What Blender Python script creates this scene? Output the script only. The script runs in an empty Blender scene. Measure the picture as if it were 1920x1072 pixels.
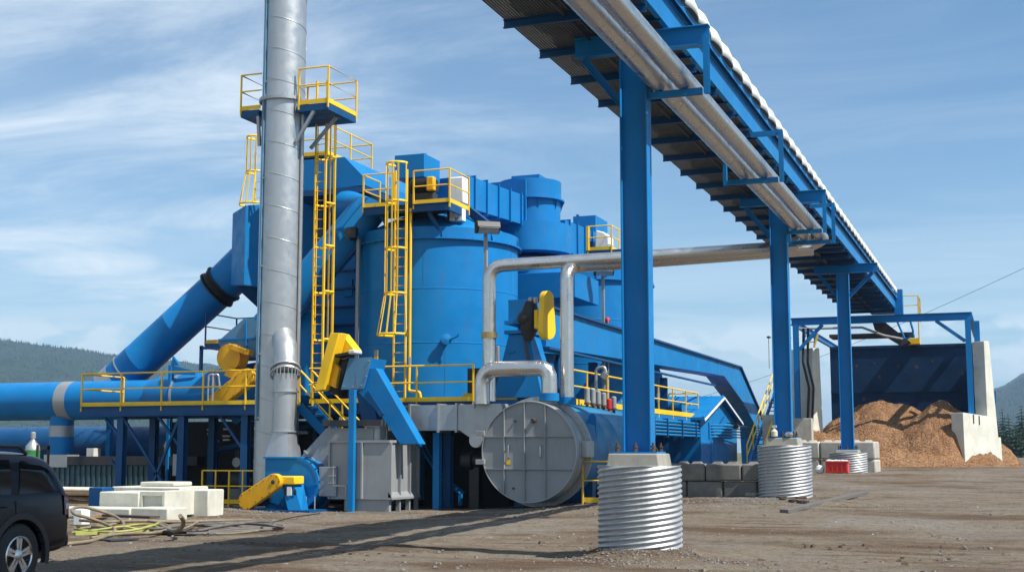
import bpy, bmesh, math, random
from mathutils import Vector, Matrix, noise
random.seed(7)
PI = math.pi
scene = bpy.context.scene
col = scene.collection
# ------------------------------------------------------------------ camera
FPX, EYE = 2500.0, 1.65
PSI = math.radians(20.4)          # the plant's own axes are the world axes; the camera looks 20 degrees to their left
TH = math.atan(312 / FPX)
def ray(px, py):
    u = (px - 960) / FPX; v = (536 - py) / FPX
    f = math.cos(TH) - v * math.sin(TH); z = math.sin(TH) + v * math.cos(TH)
    return Vector((u * math.cos(PSI) - f * math.sin(PSI), u * math.sin(PSI) + f * math.cos(PSI), z))
def ay(px, py, Y):
    r = ray(px, py); t = Y / r.y; return Vector((r.x * t, Y, EYE + r.z * t))
def ax(px, py, X):
    r = ray(px, py); t = X / r.x; return Vector((X, r.y * t, EYE + r.z * t))
def az(px, py, Z):
    r = ray(px, py); t = (Z - EYE) / r.z; return Vector((r.x * t, r.y * t, Z))
cam = bpy.data.cameras.new("camera"); cam.sensor_width = 36; cam.lens = 36 * FPX / 1920
cam.clip_start = 0.1; cam.clip_end = 30000
camo = bpy.data.objects.new("camera", cam); col.objects.link(camo)
camo.location = (0, 0, EYE); camo.rotation_euler = (PI / 2 + TH, 0, PSI)
scene.camera = camo
# ------------------------------------------------------------------ ground height
def sstep(a, b, x):
    t = max(0, min(1, (x - a) / (b - a))); return t * t * (3 - 2 * t)
def gz(x, y):
    ramp = 0.034 * max(0, y - 21) if y < 48 else 0.918 + 0.1 * sstep(48, 62, y)
    s = sstep(-16, -6, x)
    if y > 45: s = max(s, 0.55 * sstep(45, 60, y) + 0)
    h = ramp * s
    h += 0.22 * math.exp(-(((x + 22.5) / 2.6) ** 2 + ((y - 32.2) / 1.0) ** 2))
    h += 0.12 * math.exp(-(((x + 6.5) / 2.5) ** 2 + ((y - 33.2) / 1.3) ** 2))
    h += 0.15 * math.exp(-((math.hypot(x + 5.57, y - 20.8) - .66) / .28) ** 2) + .05 * math.exp(-(((x + 5.6) / 1.3) ** 2 + ((y - 21.2) / 1.2) ** 2))
    return h
# ------------------------------------------------------------------ mesh builder
class MB:
    def __init__(s): s.v = []; s.f = []
    def add(s, vs, fs):
        n = len(s.v); s.v.extend([tuple(v) for v in vs]); s.f.extend([tuple(i + n for i in f) for f in fs])
    def box(s, x0, x1, y0, y1, z0, z1):
        vs = [(x, y, z) for z in (z0, z1) for y in (y0, y1) for x in (x0, x1)]
        s.add(vs, [(0, 2, 3, 1), (4, 5, 7, 6), (0, 1, 5, 4), (2, 6, 7, 3), (0, 4, 6, 2), (1, 3, 7, 5)]); return s
    def hexa(s, b, t):      # bottom 4, top 4 (same winding)
        s.add(list(b) + list(t), [(3, 2, 1, 0), (4, 5, 6, 7)] + [(i, (i + 1) % 4, (i + 1) % 4 + 4, i + 4) for i in range(4)]); return s
    def frame(s, p, q, up=(0, 0, 1)):
        p, q = Vector(p), Vector(q); d = (q - p).normalized(); up = Vector(up)
        if abs(d.dot(up)) > 0.98: up = Vector((0, 1, 0)) if abs(d.y) < 0.9 else Vector((1, 0, 0))
        a = d.cross(up).normalized(); b = a.cross(d).normalized(); return p, q, a, b
    def prism(s, p, q, sec, up=(0, 0, 1)):   # section (a across, b up) swept p -> q
        p, q, a, b = s.frame(p, q, up); n = len(sec)
        vs = [p + a * i + b * j for i, j in sec] + [q + a * i + b * j for i, j in sec]
        s.add(vs, [tuple(range(n))[::-1], tuple(range(n, 2 * n))] + [(i, (i + 1) % n, (i + 1) % n + n, i + n) for i in range(n)]); return s
    def beam(s, p, q, w, h, up=(0, 0, 1)):
        return s.prism(p, q, [(-w / 2, -h / 2), (w / 2, -h / 2), (w / 2, h / 2), (-w / 2, h / 2)], up)
    def ibeam(s, p, q, h, b, tf=.02, tw=.014, up=(0, 0, 1)):
        h /= 2; b /= 2; w = tw / 2
        return s.prism(p, q, [(-b, -h), (b, -h), (b, -h + tf), (w, -h + tf), (w, h - tf), (b, h - tf), (b, h), (-b, h), (-b, h - tf), (-w, h - tf), (-w, -h + tf), (-b, -h + tf)], up)
    def chan(s, p, q, h, b, t=.012, up=(0, 0, 1), side=1):
        h /= 2; k = side
        sec = [(0, -h), (b * k, -h), (b * k, -h + t), (t * k, -h + t), (t * k, h - t), (b * k, h - t), (b * k, h), (0, h)]
        return s.prism(p, q, sec, up)
    def poly(s, pts, vec):     # planar outline pushed along vec
        vec = Vector(vec); n = len(pts); pts = [Vector(p) for p in pts]
        s.add(pts + [p + vec for p in pts], [tuple(range(n))[::-1], tuple(range(n, 2 * n))] + [(i, (i + 1) % n, (i + 1) % n + n, i + n) for i in range(n)]); return s
    def tube(s, pts, r, seg=10, cap=True):
        pts = [Vector(p) for p in pts]; n = len(pts)
        rr = r if isinstance(r, (list, tuple)) else [r] * n
        d0 = (pts[1] - pts[0]).normalized(); u = Vector((0, 0, 1)) if abs(d0.z) < .9 else Vector((1, 0, 0))
        a = d0.cross(u).normalized(); vs = []
        for i, p in enumerate(pts):
            if i == 0: t = d0
            elif i == n - 1: t = (pts[i] - pts[i - 1]).normalized()
            else:
                t = (pts[i + 1] - pts[i]).normalized() + (pts[i] - pts[i - 1]).normalized()
                t = t.normalized() if t.length > 1e-6 else d0
            a = (a - t * a.dot(t)).normalized(); b = t.cross(a)
            k = 1.0
            if 0 < i < n - 1:
                c = t.dot((pts[i] - pts[i - 1]).normalized()); k = 1 / max(c, .5)
            for j in range(seg):
                th = 2 * PI * j / seg; vs.append(p + (a * math.cos(th) + b * math.sin(th)) * rr[i] * (1 if k < 1.02 else 1))
        fs = [(i * seg + j, i * seg + (j + 1) % seg, (i + 1) * seg + (j + 1) % seg, (i + 1) * seg + j) for i in range(n - 1) for j in range(seg)]
        if cap: fs += [tuple(range(seg))[::-1], tuple(range((n - 1) * seg, n * seg))]
        s.add(vs, fs); return s
    def cyl(s, p, q, r0, r1=None, seg=24): return s.tube([p, q], [r0, r0 if r1 is None else r1], seg)
    def lathe(s, cx, cy, prof, seg=48, caps=True, a0=0, a1=2 * PI):
        full = abs(a1 - a0 - 2 * PI) < 1e-6; m = seg if full else seg + 1; vs = []
        for r, z in prof:
            for j in range(m):
                th = a0 + (a1 - a0) * j / seg; vs.append((cx + r * math.cos(th), cy + r * math.sin(th), z))
        fs = [(i * m + j, i * m + (j + 1) % m, (i + 1) * m + (j + 1) % m, (i + 1) * m + j) for i in range(len(prof) - 1) for j in range(seg)]
        if caps and full: fs += [tuple(range(m))[::-1], tuple(range((len(prof) - 1) * m, len(prof) * m))]
        s.add(vs, fs); return s
    def alathe(s, p, q, prof, seg=40):   # profile (r, t along p->q in metres), closed ends
        p, q, a, b = s.frame(p, q); d = (q - p).normalized(); vs = []
        for r, t in prof:
            for j in range(seg):
                th = 2 * PI * j / seg; vs.append(p + d * t + (a * math.cos(th) + b * math.sin(th)) * r)
        n = len(prof)
        s.add(vs, [(i * seg + j, i * seg + (j + 1) % seg, (i + 1) * seg + (j + 1) % seg, (i + 1) * seg + j) for i in range(n - 1) for j in range(seg)] + [tuple(range(seg))[::-1], tuple(range((n - 1) * seg, n * seg))]); return s
    def ball(s, c, r, seg=10, sc=(1, 1, 1)):
        c = Vector(c); m = seg; h = seg // 2; vs = [c + Vector((0, 0, -r * sc[2]))]; fs = []
        for i in range(1, h):
            ph = -PI / 2 + PI * i / h
            for j in range(m):
                th = 2 * PI * j / m; vs.append(c + Vector((r * sc[0] * math.cos(ph) * math.cos(th), r * sc[1] * math.cos(ph) * math.sin(th), r * sc[2] * math.sin(ph))))
        vs.append(c + Vector((0, 0, r * sc[2])))
        for j in range(m):
            fs.append((0, 1 + (j + 1) % m, 1 + j)); fs.append((len(vs) - 1, 1 + (h - 2) * m + j, 1 + (h - 2) * m + (j + 1) % m))
        for i in range(h - 2):
            for j in range(m): fs.append((1 + i * m + j, 1 + i * m + (j + 1) % m, 1 + (i + 1) * m + (j + 1) % m, 1 + (i + 1) * m + j))
        s.add(vs, fs); return s
    def xf(s, M):
        s.v = [tuple(M @ Vector(v)) for v in s.v]; return s
    def build(s, name, mat, parent=None, bev=0, smooth=35, recalc=True, label=None):
        org = Vector((0, 0, 0))
        if parent is not None: org = ORG[parent.name]
        else:
            xs = [v[0] for v in s.v]; ys = [v[1] for v in s.v]; zs = [v[2] for v in s.v]
            org = Vector(((min(xs) + max(xs)) / 2, (min(ys) + max(ys)) / 2, min(zs)))
        me = bpy.data.meshes.new(name)
        me.from_pydata([Vector(v) - org for v in s.v], [], s.f); me.update()
        if recalc:
            bm = bmesh.new(); bm.from_mesh(me); bmesh.ops.recalc_face_normals(bm, faces=bm.faces); bm.to_mesh(me); bm.free()
        if smooth:
            me.polygons.foreach_set("use_smooth", [True] * len(me.polygons)); me.set_sharp_from_angle(angle=math.radians(smooth))
        me.materials.append(M[mat] if isinstance(mat, str) else mat)
        o = bpy.data.objects.new(name, me); col.objects.link(o)
        if parent is None: o.location = org
        else: o.parent = parent
        ORG[o.name] = org
        if bev:
            b = o.modifiers.new("bevel", 'BEVEL'); b.width = bev; b.segments = 2; b.limit_method = 'ANGLE'; b.angle_limit = math.radians(40)
        if label: o["label"] = label
        return o
ORG = {}
def tag(o, label=None, cat=None, group=None, kind=None):
    if label: o["label"] = label
    if cat: o["category"] = cat
    if group: o["group"] = group
    if kind: o["kind"] = kind
    return o
def T(name, label, cat, loc, group=None):
    o = bpy.data.objects.new(name, None); col.objects.link(o); o.location = loc; o.empty_display_size = .2
    ORG[o.name] = Vector(loc); return tag(o, label, cat, group)
def dup(o, parent=None, off=(0, 0, 0), world=None):
    c = o.copy(); col.objects.link(c); c.parent = parent
    c.location = o.location + Vector(off)
    ORG[c.name] = (ORG[parent.name] if parent is not None else Vector(c.location))
    for ch in list(o.children): dup(ch, c)
    return c
def arc_pts(pts, rad, n=6):   # round the corners of a polyline
    pts = [Vector(p) for p in pts]; out = [pts[0]]
    for i in range(1, len(pts) - 1):
        p0, p1, p2 = pts[i - 1], pts[i], pts[i + 1]
        d1 = (p0 - p1); d2 = (p2 - p1); ang = d1.angle(d2)
        if ang > 3.1: out.append(p1); continue
        t = min(rad / math.tan(ang / 2), d1.length * .49, d2.length * .49); a = p1 + d1.normalized() * t; b = p1 + d2.normalized() * t
        for k in range(n + 1):
            u = k / n; out.append((a * (1 - u) ** 2 + p1 * 2 * u * (1 - u) * 1.0 + b * u * u))
    out.append(pts[-1]); return out
# ------------------------------------------------------------------ materials
M = {}
def nodes(name):
    m = bpy.data.materials.new(name); m.use_nodes = True; nt = m.node_tree; nt.nodes.clear(); return m, nt
def nd(nt, t, **kw):
    n = nt.nodes.new(t)
    for k, v in kw.items():
        if k in n.inputs.keys() if isinstance(k, str) else False: n.inputs[k].default_value = v
        else: setattr(n, k, v)
    return n
def ramp(nt, fac, stops, interp='LINEAR'):
    r = nt.nodes.new("ShaderNodeValToRGB"); r.color_ramp.interpolation = interp
    e = r.color_ramp.elements
    while len(e) < len(stops): e.new(0.5)
    for el, (p, c) in zip(e, stops): el.position = p; el.color = (c[0], c[1], c[2], 1) if hasattr(c, '__len__') else (c, c, c, 1)
    nt.links.new(fac, r.inputs[0]); return r.outputs[0]
def pos(nt, scale=(1, 1, 1)):
    g = nt.nodes.new("ShaderNodeNewGeometry"); mp = nt.nodes.new("ShaderNodeMapping"); mp.inputs['Scale'].default_value = scale
    nt.links.new(g.outputs['Position'], mp.inputs[0]); return mp.outputs[0]
def noi(nt, vec, scale, detail=4, rough=.55):
    n = nt.nodes.new("ShaderNodeTexNoise"); n.inputs['Scale'].default_value = scale; n.inputs['Detail'].default_value = detail; n.inputs['Roughness'].default_value = rough
    nt.links.new(vec, n.inputs['Vector']); return n.outputs['Fac']
def mixc(nt, fac, a, b, mode='MIX'):
    m = nt.nodes.new("ShaderNodeMix"); m.data_type = 'RGBA'; m.blend_type = mode
    for i, v in ((0, fac), (6, a), (7, b)):
        if isinstance(v, bpy.types.NodeSocket): nt.links.new(v, m.inputs[i])
        elif i == 0: m.inputs[0].default_value = v
        else: m.inputs[i].default_value = (v[0], v[1], v[2], 1)
    return m.outputs[2]
def finish(name, m, nt, colr, rough=.5, metal=0, bump=None, bstr=.2, bdist=.01, spec=.5, coat=0):
    p = nt.nodes.new("ShaderNodeBsdfPrincipled"); o = nt.nodes.new("ShaderNodeOutputMaterial")
    for key, v in (('Base Color', colr), ('Roughness', rough), ('Metallic', metal)):
        if isinstance(v, bpy.types.NodeSocket): nt.links.new(v, p.inputs[key])
        elif key == 'Base Color': p.inputs[key].default_value = (v[0], v[1], v[2], 1)
        else: p.inputs[key].default_value = v
    p.inputs['Specular IOR Level'].default_value = spec; p.inputs['Coat Weight'].default_value = coat
    if bump is not None:
        b = nt.nodes.new("ShaderNodeBump"); b.inputs['Strength'].default_value = bstr; b.inputs['Distance'].default_value = bdist
        nt.links.new(bump, b.inputs['Height']); nt.links.new(b.outputs[0], p.inputs['Normal'])
    nt.links.new(p.outputs[0], o.inputs[0]); M[name] = m; return p
def paint(name, c, rough=.38, dirt=(.10, .08, .06), amt=.25, var=.18, spec=.4, buckle=.35, fade=.35):
    m, nt = nodes(name); v = pos(nt)
    a = noi(nt, v, .9, 5); c2 = [x * (1 - var) for x in c]; c3 = [min(1, x * (1 + var) + .004) for x in c]
    base = ramp(nt, a, [(.3, c2), (.7, c3)])
    base = mixc(nt, ramp(nt, noi(nt, pos(nt, (1, 1, .6)), .45, 6, .65), [(.52, 0), (.74, fade)]), base, [x * .78 + .018 for x in c])
    st = noi(nt, pos(nt, (3.5, 3.5, .22)), 2.2, 5, .65)      # vertical run-off streaks
    f = ramp(nt, st, [(.56, 0), (.78, amt)])
    base = mixc(nt, f, base, dirt)
    sp = noi(nt, v, 22, 3); f2 = ramp(nt, sp, [(.66, 0), (.74, amt * .8)])
    base = mixc(nt, f2, base, [x * .6 + .06 for x in dirt])
    rg = ramp(nt, noi(nt, v, 3, 4), [(.3, rough - .1), (.7, rough + .14)])
    finish(name, m, nt, base, rg, 0, noi(nt, v, 1.7, 2), buckle, .02, spec)
paint("blue", (.002, .165, .425), rough=.44, amt=.42, var=.09, spec=.22, buckle=.10)
paint("baywall_shade", (.002, .030, .085), rough=.6, dirt=(.05, .03, .022), amt=.5, var=.2, spec=.2)  # darkened navy: the wall's shade is put in the colour, muting sun stripes
paint("navy", (.002, .062, .18), rough=.46, amt=.32, var=.10, spec=.28, buckle=.10)
paint("fadedblue", (.075, .20, .33), rough=.6, dirt=(.13, .075, .04), amt=.6)
paint("tankblue", (.008, .155, .31), rough=.42, amt=.3)
paint("yellow", (.86, .52, .010), rough=.42, dirt=(.22, .13, .03), amt=.3, var=.12, buckle=.1)
paint("amber", (.74, .37, .004), rough=.45, dirt=(.20, .10, .02), amt=.35, var=.15, buckle=.1)
paint("greypaint", (.255, .268, .275), rough=.42, dirt=(.14, .13, .11), amt=.3, var=.12)
paint("steeldark", (.035, .035, .04), rough=.55, amt=.3)
paint("red", (.55, .02, .015), rough=.45)
paint("white", (.74, .74, .72), rough=.5, amt=.3, var=.05)
paint("green", (.035, .22, .05), rough=.4)
paint("rust", (.075, .046, .034), rough=.8, amt=.4, var=.4)
def metal(name, c, rough=.35, met=.9, spang=14, ani=.12, bstr=.1, streak=.45):
    m, nt = nodes(name); v = pos(nt)
    vo = nt.nodes.new("ShaderNodeTexVoronoi"); vo.inputs['Scale'].default_value = spang; nt.links.new(v, vo.inputs['Vector'])
    g = ramp(nt, vo.outputs['Color'], [(0, [x * (1 - ani) for x in c]), (1, [min(1, x * (1 + ani)) for x in c])])
    st = noi(nt, pos(nt, (4, 4, .3)), 2, 5, .6)
    g = mixc(nt, ramp(nt, st, [(.5, 0), (.8, streak)]), g, [x * .62 for x in c])
    rg = ramp(nt, noi(nt, v, 4, 4), [(.3, rough - .08), (.7, rough + .12)])
    finish(name, m, nt, g, rg, met, noi(nt, v, 2.5, 3), bstr, .02)
metal("galv", (.37, .385, .39), .45, .6, 30, .06, .05, .3)
metal("stackmetal", (.43, .45, .46), .40, .7, 2, .03, .04, .25)
metal("alujacket", (.58, .57, .55), .30, .95, .8, .02, .0, .05)
metal("culvert", (.42, .435, .44), .48, .7, 25, .08, .05, .55)
metal("brass", (.42, .30, .14), .4, .8)
metal("grating", (.10, .10, .098), .6, .5)
metal("rim", (.62, .62, .62), .25, .95, 2, .02, 0)
def concrete(name, c, dark, streak=.35, scale=1.4, sp=.7):
    m, nt = nodes(name); v = pos(nt)
    b = ramp(nt, noi(nt, v, scale, 7, .65), [(.3, dark), (.62, c)])
    s_ = noi(nt, pos(nt, (3, 3, .25)), 2.5, 5, .65); b = mixc(nt, ramp(nt, s_, [(.52, 0), (.8, streak)]), b, [x * .55 for x in dark])
    vo = nt.nodes.new("ShaderNodeTexVoronoi"); vo.inputs['Scale'].default_value = 26; nt.links.new(v, vo.inputs['Vector'])
    pit = ramp(nt, vo.outputs['Distance'], [(.06, 0), (.16, 1)])
    b = mixc(nt, ramp(nt, pit, [(0, .25), (1, 0)]), b, [x * .5 for x in dark])
    h = mixc(nt, .6, noi(nt, v, 14, 6), pit)
    finish(name, m, nt, b, .9, 0, h, .45, .012, .25)
concrete("concrete", (.46, .44, .38), (.31, .295, .25))
concrete("concgrey", (.20, .19, .172), (.10, .096, .088), .4)
concrete("concwhite", (.60, .59, .51), (.45, .44, .37), .35)
concrete("baywhite", (.66, .65, .57), (.52, .51, .43), .3)
concrete("capconc", (.33, .315, .27), (.22, .21, .18))
def simple(name, c, rough=.5, metal_=0, c2=None, scale=6, bstr=.2, bdist=.01, spec=.5, coat=0):
    m, nt = nodes(name); v = pos(nt); c2 = c2 or [x * .7 for x in c]
    h = noi(nt, v, scale, 6, .6)
    finish(name, m, nt, ramp(nt, h, [(.32, c2), (.68, c)]), rough, metal_, h, bstr, bdist, spec, coat)
simple("rubber", (.022, .022, .022), .7)
simple("blackmotor", (.014, .014, .016), .5)
simple("sooty_shade", (.018, .017, .016), .9)  # near-black: soot on the casings, also stands in for under-deck shade
simple("wood", (.30, .19, .10), .85, 0, (.17, .10, .05), 9, .4)
simple("hose_tan", (.24, .19, .12), .7, 0, (.15, .12, .08))
simple("hose_lime", (.36, .37, .08), .6, 0, (.28, .29, .08))
simple("hose_grey", (.13, .12, .11), .7)
simple("lampglass", (.30, .32, .33), .15)
simple("carpaint", (.004, .0045, .008), .26, 0, (.004, .005, .010), 1, 0, .001, .35, .15)
simple("carplastic", (.020, .021, .024), .5)
simple("carglass", (.006, .007, .008), .05, 0, None, 1, 0, .001, .6)
simple("taillight", (.16, .004, .006), .15, 0, None, 3, 0, .001, .5, .5)
simple("clearlens", (.55, .52, .50), .15)
simple("coverwhite", (.78, .80, .78), .42, 0, (.66, .69, .67), 2, .15)
simple("sheetwhite", (.62, .60, .52), .7, 0, (.5, .48, .42), 3)
simple("clod", (.13, .085, .055), .95, 0, (.07, .045, .03), 20)
simple("bark", (.09, .06, .04), .9)
simple("tealpanel", (.06, .12, .14), .5)
simple("cable", (.02, .02, .02), .6)
def foliage(name, a, b):
    m, nt = nodes(name); v = pos(nt)
    c = ramp(nt, noi(nt, v, .6, 4), [(.3, a), (.7, b)])
    finish(name, m, nt, c, .8, 0, None, 0, 0, .2)
foliage("conifer", (.006, .017, .008), (.016, .040, .015))
# dirt yard
m, nt = nodes("dirt"); v = pos(nt)
big = noi(nt, v, .13, 5, .6); mid = noi(nt, v, .9, 6, .6); fine = noi(nt, v, 7, 7, .72); grit = noi(nt, v, 38, 3, .75)
base = ramp(nt, big, [(.34, (.165, .132, .098)), (.52, (.205, .170, .128)), (.68, (.185, .157, .124))])
base = mixc(nt, ramp(nt, mid, [(.40, 0), (.72, .5)]), base, (.26, .220, .166))
pat = noi(nt, pos(nt, (.42, .95, 1)), .55, 6, .58)      # damp red-brown patches
base = mixc(nt, ramp(nt, pat, [(.47, 0), (.62, .9)]), base, (.098, .057, .032))
wv = nt.nodes.new("ShaderNodeTexWave"); wv.wave_type = 'BANDS'; wv.bands_direction = 'Y'; wv.inputs['Scale'].default_value = .42; wv.inputs['Distortion'].default_value = 7.5; wv.inputs['Detail'].default_value = 4; wv.inputs['Detail Scale'].default_value = .5; nt.links.new(pos(nt, (.35, 1, 1)), wv.inputs['Vector'])
tm = nt.nodes.new("ShaderNodeMath"); tm.operation = 'MULTIPLY'; nt.links.new(ramp(nt, wv.outputs['Fac'], [(.72, 0), (.95, 1)]), tm.inputs[0]); nt.links.new(ramp(nt, noi(nt, v, .3, 4), [(.46, 0), (.60, .8)]), tm.inputs[1])
base = mixc(nt, tm.outputs[0], base, (.105, .066, .040))
base = mixc(nt, ramp(nt, noi(nt, v, .24, 4), [(.52, 0), (.64, .7)]), base, (.235, .218, .195))      # gravelly patches
base = mixc(nt, ramp(nt, fine, [(.36, .75), (.50, 0)]), base, (.085, .062, .044))
base = mixc(nt, ramp(nt, grit, [(.34, .7), (.46, 0)]), base, (.07, .055, .042))
base = mixc(nt, ramp(nt, grit, [(.58, 0), (.70, .75)]), base, (.42, .38, .32))
geo = nt.nodes.new("ShaderNodeNewGeometry"); sx = nt.nodes.new("ShaderNodeSeparateXYZ"); nt.links.new(geo.outputs['Position'], sx.inputs[0])
dd = nt.nodes.new("ShaderNodeVectorMath"); dd.operation = 'DISTANCE'; dd.inputs[1].default_value = (-12, 45, 0); nt.links.new(geo.outputs['Position'], dd.inputs[0])
mr = nt.nodes.new("ShaderNodeMapRange"); mr.inputs[1].default_value = 75; mr.inputs[2].default_value = 170; nt.links.new(dd.outputs['Value'], mr.inputs[0])
base = mixc(nt, mr.outputs[0], base, mixc(nt, noi(nt, v, .02, 5), (.06, .085, .035), (.16, .15, .08)))   # grassland beyond the yard
ht = mixc(nt, .35, fine, mid); ht = mixc(nt, .45, ht, grit)
finish("dirt", m, nt, base, .95, 0, ht, 1.0, .09, .12)
# gravel
m, nt = nodes("gravel"); v = pos(nt)
c = ramp(nt, noi(nt, v, 6, 5, .7), [(.3, (.10, .09, .08)), (.55, (.22, .20, .18)), (.75, (.36, .33, .30))])
finish("gravel", m, nt, c, .95, 0, noi(nt, v, 20, 4, .7), .8, .04, .2)
# wood chips
m, nt = nodes("chips"); v = pos(nt)
vo = nt.nodes.new("ShaderNodeTexVoronoi"); vo.inputs['Scale'].default_value = 16; nt.links.new(pos(nt, (1, 1.6, 1)), vo.inputs['Vector'])
c = ramp(nt, vo.outputs['Color'], [(0, (.15, .074, .036)), (.5, (.29, .160, .083)), (1, (.46, .305, .185))])
c = mixc(nt, ramp(nt, noi(nt, v, .8, 6, .7), [(.35, .5), (.65, 0)]), c, (.22, .10, .042))
finish("chips", m, nt, c, .95, 0, mixc(nt, .5, vo.outputs['Distance'], noi(nt, v, 5, 6, .7)), 1.0, .12, .15)
# forested hill
m, nt = nodes("forest"); v = pos(nt)
c = ramp(nt, noi(nt, v, .06, 5, .7), [(.40, (.006, .016, .009)), (.62, (.026, .050, .022))])
c = mixc(nt, ramp(nt, noi(nt, v, .0045, 5, .6), [(.66, 0), (.76, .5)]), c, (.09, .10, .05))
finish("forest", m, nt, c, .95, 0, noi(nt, v, .09, 4, .7), 1.0, 9, .1)
# ================================================================== setting
def axis(core0, core1, step, far0, far1, g=1.35):
    a = []; x = core0
    while x <= core1 + 1e-6: a.append(x); x += step
    s = step; x = core1
    while x < far1: s *= g; x += s; a.append(min(x, far1))
    s = step; x = core0; b = []
    while x > far0: s *= g; x -= s; b.append(max(x, far0))
    return b[::-1] + a
def yard():
    xs = axis(-36, 8, .2, -9000, 9000); ys = axis(12, 64, .2, -300, 12000); vs = []; fs = []
    for y in ys:
        for x in xs:
            z = gz(x, y)
            if -60 < x < 40 and -5 < y < 110:
                p = Vector((x, y, 0))
                z += .035 * noise.noise(p * .55) + .022 * noise.noise(p * 1.7 + Vector((9, 0, 0))) + .016 * noise.noise(p * 4.1)
                # shallow wheel ruts that run along the yard
                w = noise.noise(Vector((x * .06, y * .35, 3)))
                z -= .03 * max(0, math.sin((y + .25 * x + 1.2 * noise.noise(Vector((x * .12, 0, 0)))) * 2.1)) ** 6 * (1 if y < 34 else 0)
            vs.append((x, y, z))
    n = len(xs)
    fs = [(j * n + i, j * n + i + 1, (j + 1) * n + i + 1, (j + 1) * n + i) for j in range(len(ys) - 1) for i in range(n - 1)]
    b = MB(); b.add(vs, fs); o = b.build("ground", "dirt", recalc=False, smooth=180)
    tag(o, "brown gravelly dirt yard with wheel ruts", "ground", kind="structure")
yard()
# loose stones and clods
def stones():
    b = MB(); rnd = random.Random(3)
    def stone(x, y, s):
        z = gz(x, y); base = []
        R_ = [(-1, -1, -.3), (1, -1, -.3), (1, 1, -.3), (-1, 1, -.3), (-.6, -.6, .8), (.6, -.6, .8), (.6, .6, .8), (-.6, .6, .8)]
        th = rnd.random() * 6.3
        vs = []
        for p in R_:
            px, py, pz = [q * s * rnd.uniform(.6, 1.15) for q in p]
            vs.append((x + px * math.cos(th) - py * math.sin(th), y + px * math.sin(th) + py * math.cos(th), z + pz * .7))
        b.hexa(vs[:4], vs[4:])
    for i in range(3600):
        d = 12 + 30 * rnd.random() ** 1.3; px = rnd.uniform(-40, 1960)
        r = ray(px, 848); t = d / math.hypot(r.x, r.y); x, y = r.x * t, r.y * t
        if noise.noise(Vector((x * .4, y * .6, 5))) < -.05 and rnd.random() < .7: continue
        stone(x, y, rnd.choice([.008, .010, .012, .014, .018, .024, .038]))
    for cx, cy, sx, sy, n, in [(-22.5, 32.0, 2.6, .8, 1500), (-13.5, 33.0, 3, .9, 500), (-6.5, 33, 2.4, 1.1, 1100), (-5.3, 20.05, .8, .3, 420), (-4.6, 20.4, .35, .5, 200)]:
        for i in range(n): stone(rnd.gauss(cx, sx), rnd.gauss(cy, sy), rnd.uniform(.008, .026))
    cb3 = MB(); bsv = b; b = cb3
    for i in range(1500):
        ln = rnd.choice([-1, 0, 1, 2, 3]); t_ = rnd.uniform(-14, 8); x = t_; y = 17.5 + ln * 2.1 + .18 * t_ + rnd.gauss(0, .22)
        if noise.noise(Vector((x * .35, y * .35, 8))) < .05: continue
        stone(x, y, abs(rnd.gauss(.018, .014)) + .008)
    tag(b.build("clods", "clod", smooth=0, recalc=False), "dark brown clods of dirt along the wheel tracks", "clods", kind="stuff"); b = bsv
    o = b.build("gravel", "gravel", smooth=0, recalc=False); tag(o, "loose grey stones scattered over the dirt yard", "gravel", kind="stuff")
stones()
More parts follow.
